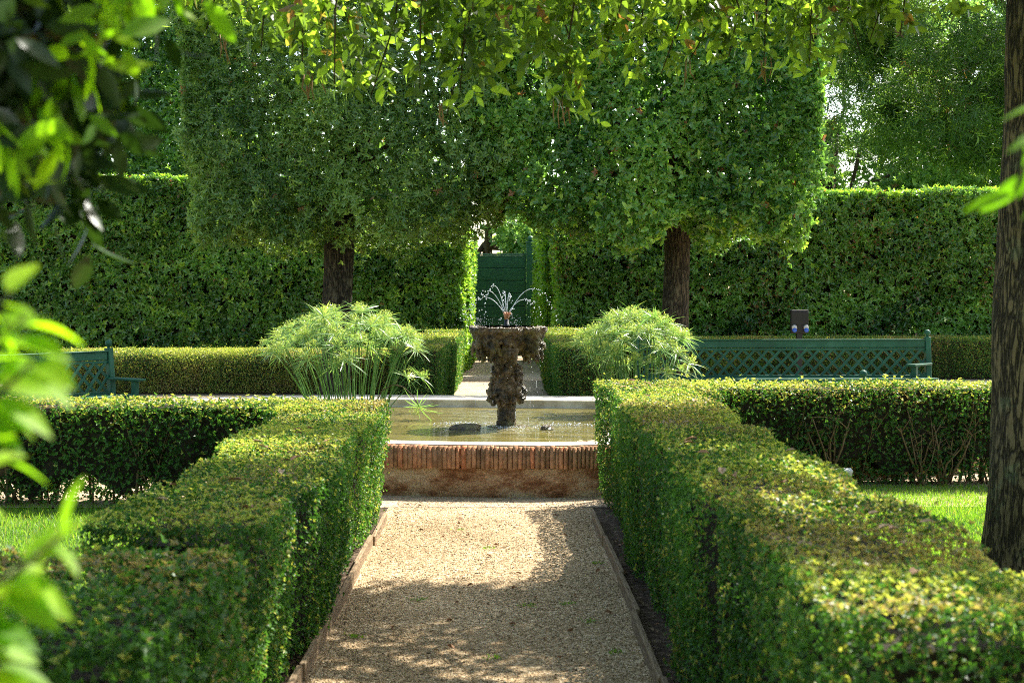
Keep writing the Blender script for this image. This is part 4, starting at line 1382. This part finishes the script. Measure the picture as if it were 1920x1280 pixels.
def clipped_tree(label, tx, ty, x0, x1, y0, y1, z0, z1, mat, leaf, asp, dens, seed, lean=(0, 0), taper=.35, r=.24, split=False, k=6, hollow=.15, lift=None, fresh=.05):
    inner = -1 if tx > 0 else 1           # only the outer side leans in
    rng = np.random.default_rng(seed)
    root = empty("clipped_tree", (tx, ty, 0), label, "tree")
    tm = trunk_mesh(z0 + .8, r, r * .9, lean, seed=seed, amp=.02)
    if split:      # a second stem grown into the first
        t2 = trunk_mesh(z0 + .8, r * .62, r * .55, (r * .55, 0), seed=seed + 3, amp=.02)
        tm.add([(p[0] + r * .50, p[1] - r * .35, p[2]) for p in t2.v], t2.f, True)
    tr = tm.build("trunk", M['bark2'], root)
    mb = MB(); rr = random.Random(seed)
    for i in range(9):
        t = Vector((lean[0], lean[1], z0 + rr.uniform(.1, .8)))
        e = Vector((rr.uniform(x0 + .5, x1 - .5) - tx, rr.uniform(y0 + .4, y1 - .4) - ty, rr.uniform(z0 + 1.2, z1 - .6)))
        limb(mb, t, e, r * .45, .02, rnd=rr)
    mb.build("limb", M['branch'], root)
    lx, ly, lz = x1 - x0, y1 - y0, z1 - z0
    P, Nn, fid = box_points(lx, ly, lz, {'top': dens * .25, 'left': dens * .25, 'right': dens * 1.0, 'front': dens * .8, 'back': dens * .8}, rng, .18, bottom=0.0)
    # underside
    nb = int(lx * ly * dens * .7)
    Pb = np.stack([rng.uniform(0, lx, nb), rng.uniform(-ly / 2, ly / 2, nb), np.zeros(nb)], 1)
    P = np.concatenate([P, Pb]); Nn = np.concatenate([Nn, np.tile((0, 0, -1.0), (nb, 1))])
    dv = .20 * vnoise(P, 1.7, seed + 1, 3) + .08 * vnoise(P, 6.0, seed + 4, 2)
    P = P + Nn * dv[:, None]
    # ragged lower edge: shoots hanging lower in places
    low = np.clip(1 - P[:, 2] / .7, 0, 1)
    P[:, 2] -= low * .42 * (vnoise(P * np.array([1, 1, 0]), 2.6, seed + 9, 3) + .2)
    keep = vnoise(P, 3.4, seed + 6, 3) + rng.normal(size=len(P)) * .22 > -.85 + hollow
    P, Nn = P[keep], Nn[keep]
    P = P - Nn * rng.exponential(.12, len(P))[:, None]
    sh = rng.uniform(size=len(P)) < .03
    P[sh] += Nn[sh] * rng.uniform(.05, .28, (sh.sum(), 1))          # stray shoots
    # the crown narrows a little towards its foot
    f = 1 - P[:, 2:3] / lz
    cx = lx / 2
    P[:, 0:1] = cx + (P[:, 0:1] - cx) * np.where((P[:, 0:1] - cx) * inner < 0, 1 - taper / lx * f * 2, 1)
    wi = np.clip(1 - np.abs(P[:, 0] - (lx if inner > 0 else 0)) / 1.3, 0, 1)
    P[:, 2] += .75 * wi * np.clip(1 - P[:, 2] / 1.5, 0, 1)      # the two crowns arch over the path
    n = len(P)
    A = Nn + rng.normal(size=(n, 3)) * .6 + np.array([0, 0, .1])
    Pl, T, NN, L, W, idx = sprigs(P, A, k, leaf, asp, rng, spread=.95)
    pat = vnoise(P, 2.2, seed + 7, 3)[idx]
    tint = np.zeros((len(Pl), 3))
    tint[:, 0] = np.clip(rng.uniform(0, 1, n)[idx] * .5 + rng.uniform(0, 1, len(Pl)) * .35 + .1 + pat * .3, 0, 1)
    tint[:, 1] = np.where(rng.uniform(0, 1, n)[idx] < fresh + .10 * np.clip(1 - Pl[:, 2] / .6, 0, 1), rng.uniform(.3, .9, len(Pl)), 0)
    tint[:, 2] = np.where(rng.uniform(0, 1, n)[idx] < .006, .9, 0)
    Pl = Pl + np.array([x0 - tx, (y0 + y1) / 2 - ty, z0])
    leaf_obj("crown", Pl, T, NN, L, W, tint, M[mat], 'hex', root)
    # inner mass of leaves, so that the crown is opaque
    ni = int(lx * ly * lz * 60)
    Pi = np.stack([rng.uniform(.1, lx - .1, ni), rng.uniform(-ly / 2 + .25, ly / 2 - .25, ni), rng.uniform(.25, lz - .2, ni)], 1)
    Pi = Pi[~((np.abs(Pi[:, 0] - (lx if inner > 0 else 0)) < 1.2) & (Pi[:, 2] < 1.0))]; ni = len(Pi)
    f = 1 - Pi[:, 2:3] / lz
    Pi[:, 0:1] = cx + (Pi[:, 0:1] - cx) * np.where((Pi[:, 0:1] - cx) * inner < 0, 1 - taper / lx * f * 2, 1)
    Pi = Pi + np.array([x0 - tx, (y0 + y1) / 2 - ty, z0])
    ti = np.zeros((ni, 3)); ti[:, 0] = rng.uniform(0, .6, ni)
    leaf_obj("inner_foliage", Pi, rng.normal(size=(ni, 3)), rng.normal(size=(ni, 3)), .22, .13, ti, M[mat], 'quad', root)
    return root


clipped_tree("clipped tree with narrow leaves and forked trunk left of the far path", -2.62, 22.0, -5.05, .02, 20.5, 23.4, 2.55, 7.4, 'crown_narrow', .075, .32, 520, 60, lean=(.0, 0), split=True, taper=.55, r=.20, hollow=.34)
clipped_tree("clipped tree with broad round leaves right of the far path", 2.64, 22.0, -.40, 4.86, 20.5, 23.4, 2.72, 7.4, 'crown_broad', .080, .52, 430, 61, lean=(.04, 0), taper=.42, r=.205, hollow=.29)
clipped_tree("tall clipped tree rising above the left laurel hedge", -12.2, 40.2, -18.0, -7.4, 38.5, 42.0, 3.9, 11.8, 'tall', .12, .45, 150, 62, taper=.1)


def loose_tree(name, label, x, y, h, rad, mat, leaf, asp, n, seed, group=None, base=.25, squash=1.0, off=(0, 0), k=6, clump=26, fresh=.1, droop=0.0, r=.2, kind='hex', zlo=None):
    rng = np.random.default_rng(seed)
    root = empty(name, (x, y, 0), label, "tree", group)
    rr = random.Random(seed)
    tm = trunk_mesh(h * .62, r, r * .5, (rr.uniform(-.3, .3), 0), seed=seed, seg=20, rings=24, amp=.02)
    tm.build("trunk", M['bark2'], root)
    zc = h * (base + 1) / 2; rz = h * (1 - base) / 2
    C = rng.normal(size=(clump, 3)); C = unit(C) * rng.uniform(.35, .95, (clump, 1)) ** .6
    C = C * np.array([rad, rad * .8, rz * squash]) + np.array([off[0], off[1], zc])
    mb = MB()
    for c in C[:(4 if off[0] else 14)]:
        limb(mb, (0, 0, h * rr.uniform(.25, .55)), tuple(c), r * .4, .02, rnd=rr)
    mb.build("limb", M['branch'], root)
    cr = rng.uniform(.18, .34, clump) * rad
    which = rng.integers(0, clump, n)
    o = unit(rng.normal(size=(n, 3))) * rng.uniform(0.2, 1, (n, 1)) ** .5
    P = C[which] + o * cr[which][:, None] * np.array([1.1, 1.1, .8])
    A = o + rng.normal(size=(n, 3)) * .5 + np.array([0, 0, -droop])
    Pl, T, NN, L, W, idx = sprigs(P, A, k, leaf, asp, rng, spread=.85, along=leaf * 1.5)
    tint = np.zeros((len(Pl), 3))
    tint[:, 0] = np.clip(rng.uniform(0, 1, clump)[which][idx] * .55 + rng.uniform(0, 1, len(Pl)) * .45, 0, 1)
    tint[:, 1] = np.where(rng.uniform(0, 1, n)[idx] < fresh, rng.uniform(.3, 1, len(Pl)), 0)
    tint[:, 2] = np.where(rng.uniform(0, 1, n)[idx] < .01, .9, 0)
    leaf_obj("crown", Pl, T, NN, L, W, tint, M[mat], kind, root)
    return root


loose_tree("feathery_tree", "dark feathery tree with drooping narrow leaves above the right hedge", 14.4, 36.5, 12.6, 4.2, 'conifer', .19, .16, 14000, 70, off=(-3.0, 0), base=.36, clump=60, k=8, droop=.9, fresh=.12)
GB = "trees beyond the garden hedges"
for i, (x, y, h, rad, n) in enumerate([(10.6, 46, 11.5, 4.8, 9500), (17.0, 49, 13, 5.2, 9000), (4.0, 50, 11, 4.5, 5200), (20.5, 50, 11, 4.5, 3200), (-.6, 42, 5.8, 2.8, 2600), (-6.0, 50, 10, 4.0, 3000), (-13, 46, 11, 4.4, 3000), (-21, 50, 12, 5, 2500)]):
    lab = ["pale green tree in sun seen beside the right clipped tree", "pale leafy tree beyond right hedge behind feathery tree", "tree behind the right clipped crown and gate", "outermost tree at right beyond the garden",
           "bright sunlit bush seen above the gate", "tree behind the left clipped crown", "tree far behind the tall left clipped tree", "outermost tree at left beyond the garden"][i]
    loose_tree("background_tree", lab, x, y, h, rad, 'far', .16, .55, n, 80 + i, group=GB, base=.05 if i in (4,) else .12, clump=30, fresh=.25)

# ------------------------------------------------------------------ big tree at the right, its boughs overhanging the view
big = empty("oak_tree", (3.06, 8.1, 0), "large oak with furrowed bark at right, its leafy boughs overhanging the garden", "tree")
trunk_mesh(5.2, .30, .24, (.14, .1), flare=1.13, seg=96, rings=150, seed=200, amp=.018).build("trunk", M['bark'], big)
ob = Vector((3.06, 8.1, 0))
lm = MB(); rr = random.Random(44)
TOP = Vector((.13, .1, 5.0))
lend = [(-1.0, .5, 5.4), (-2.4, .2, 5.2), (-3.8, .6, 4.9), (-2.0, -2.4, 5.0), (-4.2, -2.2, 4.8), (-.6, -3.6, 5.2), (1.6, -1.5, 5.8), (-1.2, 2.4, 5.6), (-3.0, 2.0, 5.2), (-5.6, -.6, 4.6), (1.2, 2, 6), (0, 0, 6.6)]
for e in lend:
    limb(lm, TOP - Vector((0, 0, rr.uniform(0, .6))), e, .09, .02, rnd=rr)
lm.build("limb", M['branch'], big)


def clump_leaves(centers, n_each, rad, rng, leaf=.075, asp=.46, k=5, hang=.6, fresh=.2, dead=.04):
    Ps = []; As = []; gid = []
    for i, (c, q) in enumerate(zip(centers, n_each)):
        rr_ = rad[i] if hasattr(rad, '__len__') else rad
        o = rng.normal(size=(q, 3)) * np.array([1, 1, .55]) * rr_ * .55
        Ps.append(np.array(c) + o); As.append(o + rng.normal(size=(q, 3)) * rr_ * .5 + np.array([0, 0, -1.6 * hang * rr_])); gid.append(np.full(q, i))
    P = np.concatenate(Ps); A = np.concatenate(As); gid = np.concatenate(gid)
    Pl, T, NN, L, W, idx = sprigs(P, A, k, leaf, asp, rng, spread=.68, along=leaf * 1.9)
    NN = NN + np.array([0, 0, .5])
    g = gid[idx]
    tint = np.zeros((len(Pl), 3))
    tint[:, 0] = np.clip(rng.uniform(0, 1, len(centers))[g] * .65 + rng.uniform(0, 1, len(Pl)) * .4 - .05, 0, 1)
    tint[:, 1] = np.where(rng.uniform(0, 1, len(P))[idx] < fresh, rng.uniform(.3, 1, len(Pl)), 0)
    tint[:, 2] = np.where(rng.uniform(0, 1, len(P))[idx] < dead, rng.uniform(.5, 1, len(Pl)), 0)
    return Pl, T, NN, L, W, tint, P


rng = np.random.default_rng(300)
# hanging boughs seen along the top of the view: (x, y, lowest height, how far up they reach)
hang = []
def bough(x, y, z0, up, dens=1.0):
    hang.append((x, y, z0, up, dens))
for (x, y, z) in [(-1.55, 7.6, 2.95), (-1.25, 7.3, 2.85), (-1.0, 7.4, 2.70), (-.85, 7.0, 2.60), (-.62, 7.4, 2.62), (-.42, 7.2, 2.62), (-.28, 7.3, 2.52), (-.20, 7.2, 2.62), (.02, 8.0, 2.95), (.2, 8.2, 2.92), (.28, 7.8, 2.62),
                  (.36, 7.9, 2.60), (.55, 8.0, 2.95), (.75, 8.2, 2.85), (.9, 8.1, 2.83), (1.1, 8.3, 2.93), (1.3, 8.2, 2.95), (1.5, 8.4, 2.95), (1.72, 8.3, 2.92), (1.85, 8.4, 2.88), (2.05, 8.6, 3.05), (2.2, 8.5, 3.1),
                  (2.4, 8.6, 3.15), (2.6, 8.4, 3.2), (-1.75, 7.0, 2.95), (-.1, 6.4, 2.85), (.5, 6.6, 2.9), (1.2, 6.9, 3.0), (-.9, 6.2, 2.75), (.15, 7.6, 3.05), (-.75, 8.2, 2.95)]:
    bough(x, y, z, 3.55 - z)
cs = []; qs = []; rads = []
tw = MB(); rr = random.Random(9)
for (x, y, z0, up, de) in hang:
    top = Vector((x + rr.uniform(-.1, .3), y + rr.uniform(-.2, .2), 3.75))
    bot = Vector((x, y, z0))
    pts = [top.lerp(bot, f) + Vector((rr.gauss(0, .03), rr.gauss(0, .03), 0)) for f in (0, .33, .66, 1)]
    MB().tube([p - ob for p in pts], [.010, .007, .005, .003], 5).build("twig", M['branch'], big)
    z = z0 + .03
    while z < 3.65:
        wdt = .05 + .22 * min(1, (z - z0) / .45)
        f = (z - z0) / max(.01, 3.75 - z0)
        c = bot.lerp(top, f)
        cs.append((c.x + rr.gauss(0, wdt * .35), c.y + rr.gauss(0, wdt * .5), z)); qs.append(int(3 + 15 * wdt)); rads.append(.06 + wdt * .75)
        z += rr.uniform(.07, .12)
# ceiling of leaves along the top edge
for i in range(62):
    x = rr.uniform(-2.3, 2.9); y = rr.uniform(6.4, 9.6)
    zt = 1.6 + .2062 * y
    cs.append((x, y, zt + rr.uniform(-.12, .55))); qs.append(rr.randint(9, 16)); rads.append(rr.uniform(.16, .28))
# shading clumps higher up: each throws its shade on a wanted patch of ground
def shade(gx, gy, hg, n, q=26, sx=.5, sy=.4, H=(4.9, 5.9), rad=.30):
    for i in range(n):
        h_ = rr.uniform(*H)
        x, y = rr.uniform(gx - sx, gx + sx), rr.uniform(gy - sy, gy + sy)
        cs.append((x + .6 * (h_ - hg), y + .6 * (h_ - hg), h_)); qs.append(q); rads.append(rad)
shade(-.1, 7.2, 0, 125, sx=1.0, sy=.42)
shade(0.55, 6.3, 0, 12, sx=.35, sy=.3)
shade(-1.2, 8.6, .8, 40, sx=.45, sy=.62)
shade(-1.2, 6.7, .8, 7, sx=.4, sy=.3, q=16)
shade(-1.2, 5.2, .8, 26, sx=.5, sy=.45)
shade(-1.4, 3.5, .9, 46, sx=1.0, sy=.6)
shade(1.0, 7.5, .9, 34, sx=.42, sy=.5)
shade(1.1, 5.9, .9, 5, sx=.4, sy=.2, q=16)
shade(1.1, 3.95, .9, 30, sx=.5, sy=.42)
shade(0.2, 5.55, 0, 10, sx=1.0, sy=.16, q=20, rad=.2)
shade(2.4, 8.0, 0, 20, sx=.9, sy=.6)
Pl, T, NN, L, W, tint, _ = clump_leaves(cs, qs, rads, rng, leaf=.070, asp=.48, k=5, fresh=.28, dead=.045)
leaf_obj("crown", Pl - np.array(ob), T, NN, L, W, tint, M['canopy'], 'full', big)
# unseen leaves added over the camera to block sky light
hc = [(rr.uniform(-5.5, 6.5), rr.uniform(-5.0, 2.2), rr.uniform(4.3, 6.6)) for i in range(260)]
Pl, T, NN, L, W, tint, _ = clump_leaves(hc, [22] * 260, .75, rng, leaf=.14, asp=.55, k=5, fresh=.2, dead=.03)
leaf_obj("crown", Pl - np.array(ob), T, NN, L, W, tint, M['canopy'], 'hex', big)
lm = MB()  # limbs for the added unseen leaves
for e in [(-3.5, -5.5, 5.4), (-1.5, -8, 5.6), (1.5, -8, 5.8), (-5.5, -7, 5.2), (2.5, -6.5, 5.4), (-7.5, -8, 5.0)]:
    limb(lm, TOP - Vector((0, 0, rr.uniform(0, .5))), e, .09, .025, rnd=rr)
lm.build("limb", M['branch'], big)
# dry catkins hanging from the boughs
for (x, y, z) in [(-.30, 7.3, 2.50), (-1.02, 7.4, 2.66), (.30, 7.8, 2.58), (-.99, 7.4, 2.68), (1.05, 8.3, 2.88), (1.52, 8.4, 2.90), (1.55, 8.4, 2.92), (.33, 7.85, 2.6), (-1.5, 7.6, 2.9)]:
    for j in range(3):
        dx = rr.gauss(0, .02)
        ck = MB(); ck.tube([Vector((x + dx, y, z + .07)) - ob, Vector((x + dx + rr.gauss(0, .008), y, z)) - ob, Vector((x + dx + rr.gauss(0, .015), y, z - rr.uniform(.03, .09))) - ob], [.003, .004, .002], 5); ck.build("catkin", M['dry'], big)

# ------------------------------------------------------------------ foreground foliage, close to the camera
def near_plant(name, label, loc, twigs, seed, leaf=.075, asp=.36, cat="shrub", per=7, fresh=.5, stemr=.004, mat='near', stalk=None, spread=.85):
    """twigs: list of (start, end) in world space; leaves alternate along each twig"""
    rng = np.random.default_rng(seed); rr = random.Random(seed)
    root = empty(name, loc, label, cat)
    o = Vector(loc)
    P = []; T = []; Nn = []; L = []
    if stalk:
        MB().tube([Vector(p) - o for p in stalk], [.005, .006, .009, .013, .018][:len(stalk)], 7).build("twig", M['branch'], root)
    for a_, b_ in twigs:
        a_ = Vector(a_); b_ = Vector(b_)
        pts = [a_.lerp(b_, f) + Vector((rr.gauss(0, .006), rr.gauss(0, .006), rr.gauss(0, .006))) for f in (0, .33, .66, 1)]
        MB().tube([p - o for p in pts], [stemr, stemr * .8, stemr * .6, stemr * .4], 6).build("twig", M['branch'], root)
        d = (b_ - a_).normalized()
        for j in range(per):
            f = .25 + .75 * j / (per - 1)
            p = a_.lerp(b_, f)
            side = Vector((rr.gauss(0, 1), rr.gauss(0, .7), rr.gauss(0, 1))); side = (side - d * side.dot(d)).normalized()
            t = (d * (1 - spread * .5) + side * spread + Vector((0, 0, -.15))).normalized()
            P.append(p - o); T.append(t); L.append(leaf * rr.uniform(.7, 1.25)); Nn.append(Vector((rr.gauss(0, .5), rr.gauss(-.3, .5), 1)))
    P = np.array(P); T = np.array(T); Nn = np.array(Nn); L = np.array(L)
    tint = np.zeros((len(P), 3)); tint[:, 0] = rng.uniform(.2, 1, len(P)); tint[:, 1] = np.where(rng.uniform(size=len(P)) < fresh, rng.uniform(.4, 1, len(P)), 0)
    leaf_obj("leaves", P, T, Nn, L, L * asp, tint, M[mat], 'full', root, fold=.3, droop=.25)
    return root


near_plant("laurel_shrub", "bright blurred laurel shrub leaves close at left", (-.50, 1.15, 0), [
    ((-.50, 1.17, .0), (-.47, 1.17, 1.30)),
    ((-.48, 1.16, 1.46), (-.385, 1.15, 1.575)), ((-.47, 1.15, 1.47), (-.375, 1.14, 1.545)), ((-.46, 1.16, 1.50), (-.40, 1.15, 1.60)),
    ((-.48, 1.14, 1.40), (-.40, 1.14, 1.475)),
    ((-.47, 1.13, 1.33), (-.35, 1.13, 1.405)), ((-.46, 1.13, 1.33), (-.37, 1.12, 1.385)), ((-.47, 1.15, 1.28), (-.39, 1.14, 1.37)), ((-.47, 1.15, 1.24), (-.40, 1.15, 1.31)),
], 501, leaf=.050, asp=.42, per=9, spread=.8, fresh=.8)
near_plant("leafy_branch", "blurred green branch tip drooping across the oak trunk at right", (.60, 1.45, 1.9), [((.64, 1.45, 1.90), (.53, 1.45, 1.75)), ((.60, 1.45, 1.84), (.515, 1.44, 1.70)), ((.62, 1.46, 1.86), (.56, 1.44, 1.70))], 502, stalk=[(.64, 1.45, 1.90), (.72, 1.45, 2.06), (1.0, 1.55, 2.5), (1.5, 1.7, 3.4), (1.9, 1.5, 4.8)], leaf=.055, asp=.3, cat="branch", per=6, fresh=.1)
# tree at the left edge, its shade put into a near-black leaf colour
dk = empty("dark_tree", (-1.15, 2.1, 0), "dark blurred tree edge, shade and sunlit leaf tips put in by leaf colour, at far upper left", "tree")
trunk_mesh(3.2, .14, .10, (.1, 0), seed=71, seg=20, rings=24, amp=.012).build("trunk", M['bark'], dk)
rng = np.random.default_rng(77)
o = np.array([-1.15, 2.1, 0])
mb = MB(); rr = random.Random(12)
limb(mb, (.05, 0, 1.5), (.42, -.02, 1.78), .03, .02, rnd=rr); limb(mb, (.42, -.02, 1.78), (.56, .05, 2.6), .02, .012, rnd=rr); limb(mb, (.08, 0, 2.2), (.62, 0, 2.02), .02, .006, rnd=rr)
mb.build("limb", M['branch'], dk)
cs = []; qs = []; rads = []
for i in range(60):
    cs.append((rr.uniform(-.98, -.60), rr.uniform(1.75, 2.35), rr.uniform(1.74, 2.3))); qs.append(10); rads.append(.09)
for i in range(200):  # clumps added towards the sun to shade the leaves below
    f = rr.uniform(.25, 1.3)
    cs.append((rr.uniform(-.95, -.62) + .6 * f, rr.uniform(1.9, 2.5) + .6 * f, rr.uniform(1.95, 2.35) + f)); qs.append(14); rads.append(.16)
for i in range(26):
    cs.append((rr.uniform(-.75, .1), rr.uniform(1.9, 2.6), rr.uniform(2.25, 2.7))); qs.append(9); rads.append(.13)
for c in [(-.52, 1.85, 1.96), (-.47, 1.85, 1.98), (-.56, 1.85, 1.90), (-.50, 1.8, 1.90), (-.58, 1.9, 1.83), (-.57, 1.85, 1.80), (-.62, 1.8, 1.76), (-.44, 1.9, 1.99)]:
    cs.append(c); qs.append(3); rads.append(.04)
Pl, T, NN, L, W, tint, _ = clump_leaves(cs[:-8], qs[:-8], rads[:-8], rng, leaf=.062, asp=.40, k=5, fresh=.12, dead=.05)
leaf_obj("crown", Pl - o, T, NN, L, W, tint, M['shadeleaf'], 'full', dk)
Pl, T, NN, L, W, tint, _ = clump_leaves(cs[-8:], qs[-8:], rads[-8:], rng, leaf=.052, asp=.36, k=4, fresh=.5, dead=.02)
tp = leaf_obj("leaf_tips", Pl - o, T, NN, L, W, tint, M['near'], 'full', dk)  # brighter leaf colour stands for sun on the tips
tp["label"] = "bright green leaves at the edge, sunlight put in by colour"

# ================================================================== GRASS, LITTER
def grass(name, x0, x1, y0, y1, n, hgt, seed):
    rng = np.random.default_rng(seed)
    P = np.stack([rng.uniform(x0, x1, n), rng.uniform(y0, y1, n), np.full(n, -.012)], 1)
    T = np.stack([rng.normal(size=n) * .35, rng.normal(size=n) * .35, np.ones(n)], 1)
    tint = np.zeros((n, 3)); tint[:, 0] = np.clip(rng.uniform(0, 1, n) * .7 + .2 + .4 * vnoise(P, 2.5, seed, 2), 0, 1)
    tint[:, 1] = np.where(rng.uniform(size=n) < .2, .6, 0); tint[:, 2] = np.where(rng.uniform(size=n) < .04, .8, 0)
    o = leaf_obj(name, P, T, rng.normal(size=(n, 3)) * np.array([1, 1, .2]), hgt * rng.uniform(.6, 1.4, n), .005, tint, M['grass'], 'blade', None, droop=.3)
    tag(o, kind="stuff")


grass("lawn_grass", 1.45, 4.9, 5.2, 11.7, 90000, .045, 601)
grass("lawn_grass", -5.4, -1.35, 4.6, 10.7, 60000, .045, 602)


def pebbles(name, x0, x1, y0, y1, n, seed):
    rng = np.random.default_rng(seed)
    y = y0 + (y1 - y0) * rng.uniform(0, 1, n) ** 1.2
    x = rng.uniform(x0, x1, n)
    nz = vnoise(np.stack([x, y, x * 0], 1), 4.0, seed, 3)
    k = rng.uniform(size=n) < .55 + .5 * nz + .35 * (np.abs(x - (x0 + x1) / 2) / ((x1 - x0) / 2)) ** 3
    x, y = x[k], y[k]; n = len(x)
    s_ = .0027 * np.exp(rng.normal(size=n) * .38)
    oct_ = np.array([(1, 0, 0), (0, 1, 0), (-1, 0, 0), (0, -1, 0), (0, 0, .75), (0, 0, -.6)], float)
    V = oct_[None] * s_[:, None, None] * rng.uniform(.7, 1.4, (n, 6, 1))
    an = rng.uniform(0, 6.28, n); c, q = np.cos(an), np.sin(an)
    V = np.stack([V[..., 0] * c[:, None] - V[..., 1] * q[:, None], V[..., 0] * q[:, None] + V[..., 1] * c[:, None], V[..., 2]], 2)
    V += np.stack([x, y, s_ * .35], 1)[:, None]
    f = np.array([(0, 1, 4), (1, 2, 4), (2, 3, 4), (3, 0, 4), (1, 0, 5), (2, 1, 5), (3, 2, 5), (0, 3, 5)])
    F = (np.arange(n)[:, None, None] * 6 + f[None]).reshape(-1, 3)
    ti = np.repeat(rng.uniform(0, 1, (n, 1)), 6, 0) * np.ones((1, 3))
    tag(link(name, np_mesh(name, V.reshape(-1, 3), [F], ti), M['pebble']), kind="stuff")


pebbles("loose_gravel", -.82, .61, 5.2, 10.9, 50000, 611)
# weeds on the path
rng = np.random.default_rng(612)
wc = np.array([(-.62, 5.75), (-.75, 5.5), (-.45, 7.4), (.12, 7.25), (.33, 7.3), (-.1, 8.9), (.42, 6.9), (-.30, 9.6), (-.7, 6.6), (.5, 6.3), (-.05, 6.2), (.55, 8.4)])
wi = rng.integers(0, len(wc), 420)
P = np.concatenate([wc[wi] + rng.normal(size=(420, 2)) * .022, np.zeros((420, 1))], 1)
ti = np.zeros((420, 3)); ti[:, 0] = rng.uniform(.2, 1, 420)
tag(leaf_obj("path_weeds", P, rng.normal(size=(420, 3)) * np.array([.8, .8, .3]) + np.array([0, 0, .5]), rng.normal(size=(420, 3)), rng.uniform(.008, .022, 420), .006, ti, M['grass'], 'blade', None), kind="stuff")


def litter(n, fn, label, cat, group, mats, seed, size=.05):
    rr = random.Random(seed)
    variants = []
    for m_ in mats:
        for v in range(2):
            mb = MB()
            L_, W_ = size, size * .45
            vs = [(0, 0, 0), (L_ * .3, W_ * .5, .006), (L_ * .7, W_ * .42, .012), (L_, 0, .004), (L_ * .7, -W_ * .42, .010), (L_ * .3, -W_ * .5, .008), (L_ * .3, 0, .0), (L_ * .7, 0, .002)]
            vs = [(x, y, z + rr.uniform(0, .004)) for x, y, z in vs]
            mb.add(vs, [(0, 1, 6), (1, 2, 7, 6), (2, 3, 7), (0, 6, 5), (6, 7, 4, 5), (7, 3, 4)])
            o = mb.build("fallen_leaf", m_)
            variants.append(o.data); bpy.data.objects.remove(o)
    for i in range(n):
        x, y, z = fn(rr)
        o = bpy.data.objects.new("fallen_leaf", variants[rr.randrange(len(variants))])
        COL.objects.link(o)
        s_ = rr.uniform(.6, 1.3)
        o.location = (x, y, z); o.scale = (s_, s_, s_); o.rotation_euler = (rr.gauss(0, .15), rr.gauss(0, .15), rr.uniform(0, 6.28))
        tag(o, label, cat, group)


litter(26, lambda r: (r.uniform(-1.4, -.92), r.uniform(5.1, 10.2), .80), "dry fallen leaf lying on top of the left path hedge", "leaf", "fallen leaves on the left path hedge", [M['dry'], M['paleleaf']], 1, .055)
litter(32, lambda r: (r.uniform(.78, 1.22), r.uniform(3.2, 10.8), .935), "dry fallen leaf lying on top of the right path hedge", "leaf", "fallen leaves on the right path hedge", [M['dry'], M['paleleaf']], 2, .055)
litter(44, lambda r: (r.uniform(-.78, .57), r.uniform(5.3, 10.4), .006), "small dry leaf lying on the gravel path", "leaf", "fallen leaves on the path", [M['dry']], 3, .035)
litter(40, lambda r: (r.choice((r.uniform(-.98, -.87), r.uniform(.66, .76))), r.uniform(4.5, 9.6), .002), "small dry leaf on soil between hedge and edging board", "leaf", "fallen leaves beside the edging boards", [M['dry'], M['paleleaf']], 4, .035)
litter(9, lambda r: (r.uniform(1.7, 3.2), r.uniform(7.5, 11.0), .03), "reddish dry leaf on the right lawn", "leaf", "fallen leaves on the right lawn", [M['dry']], 5, .06)
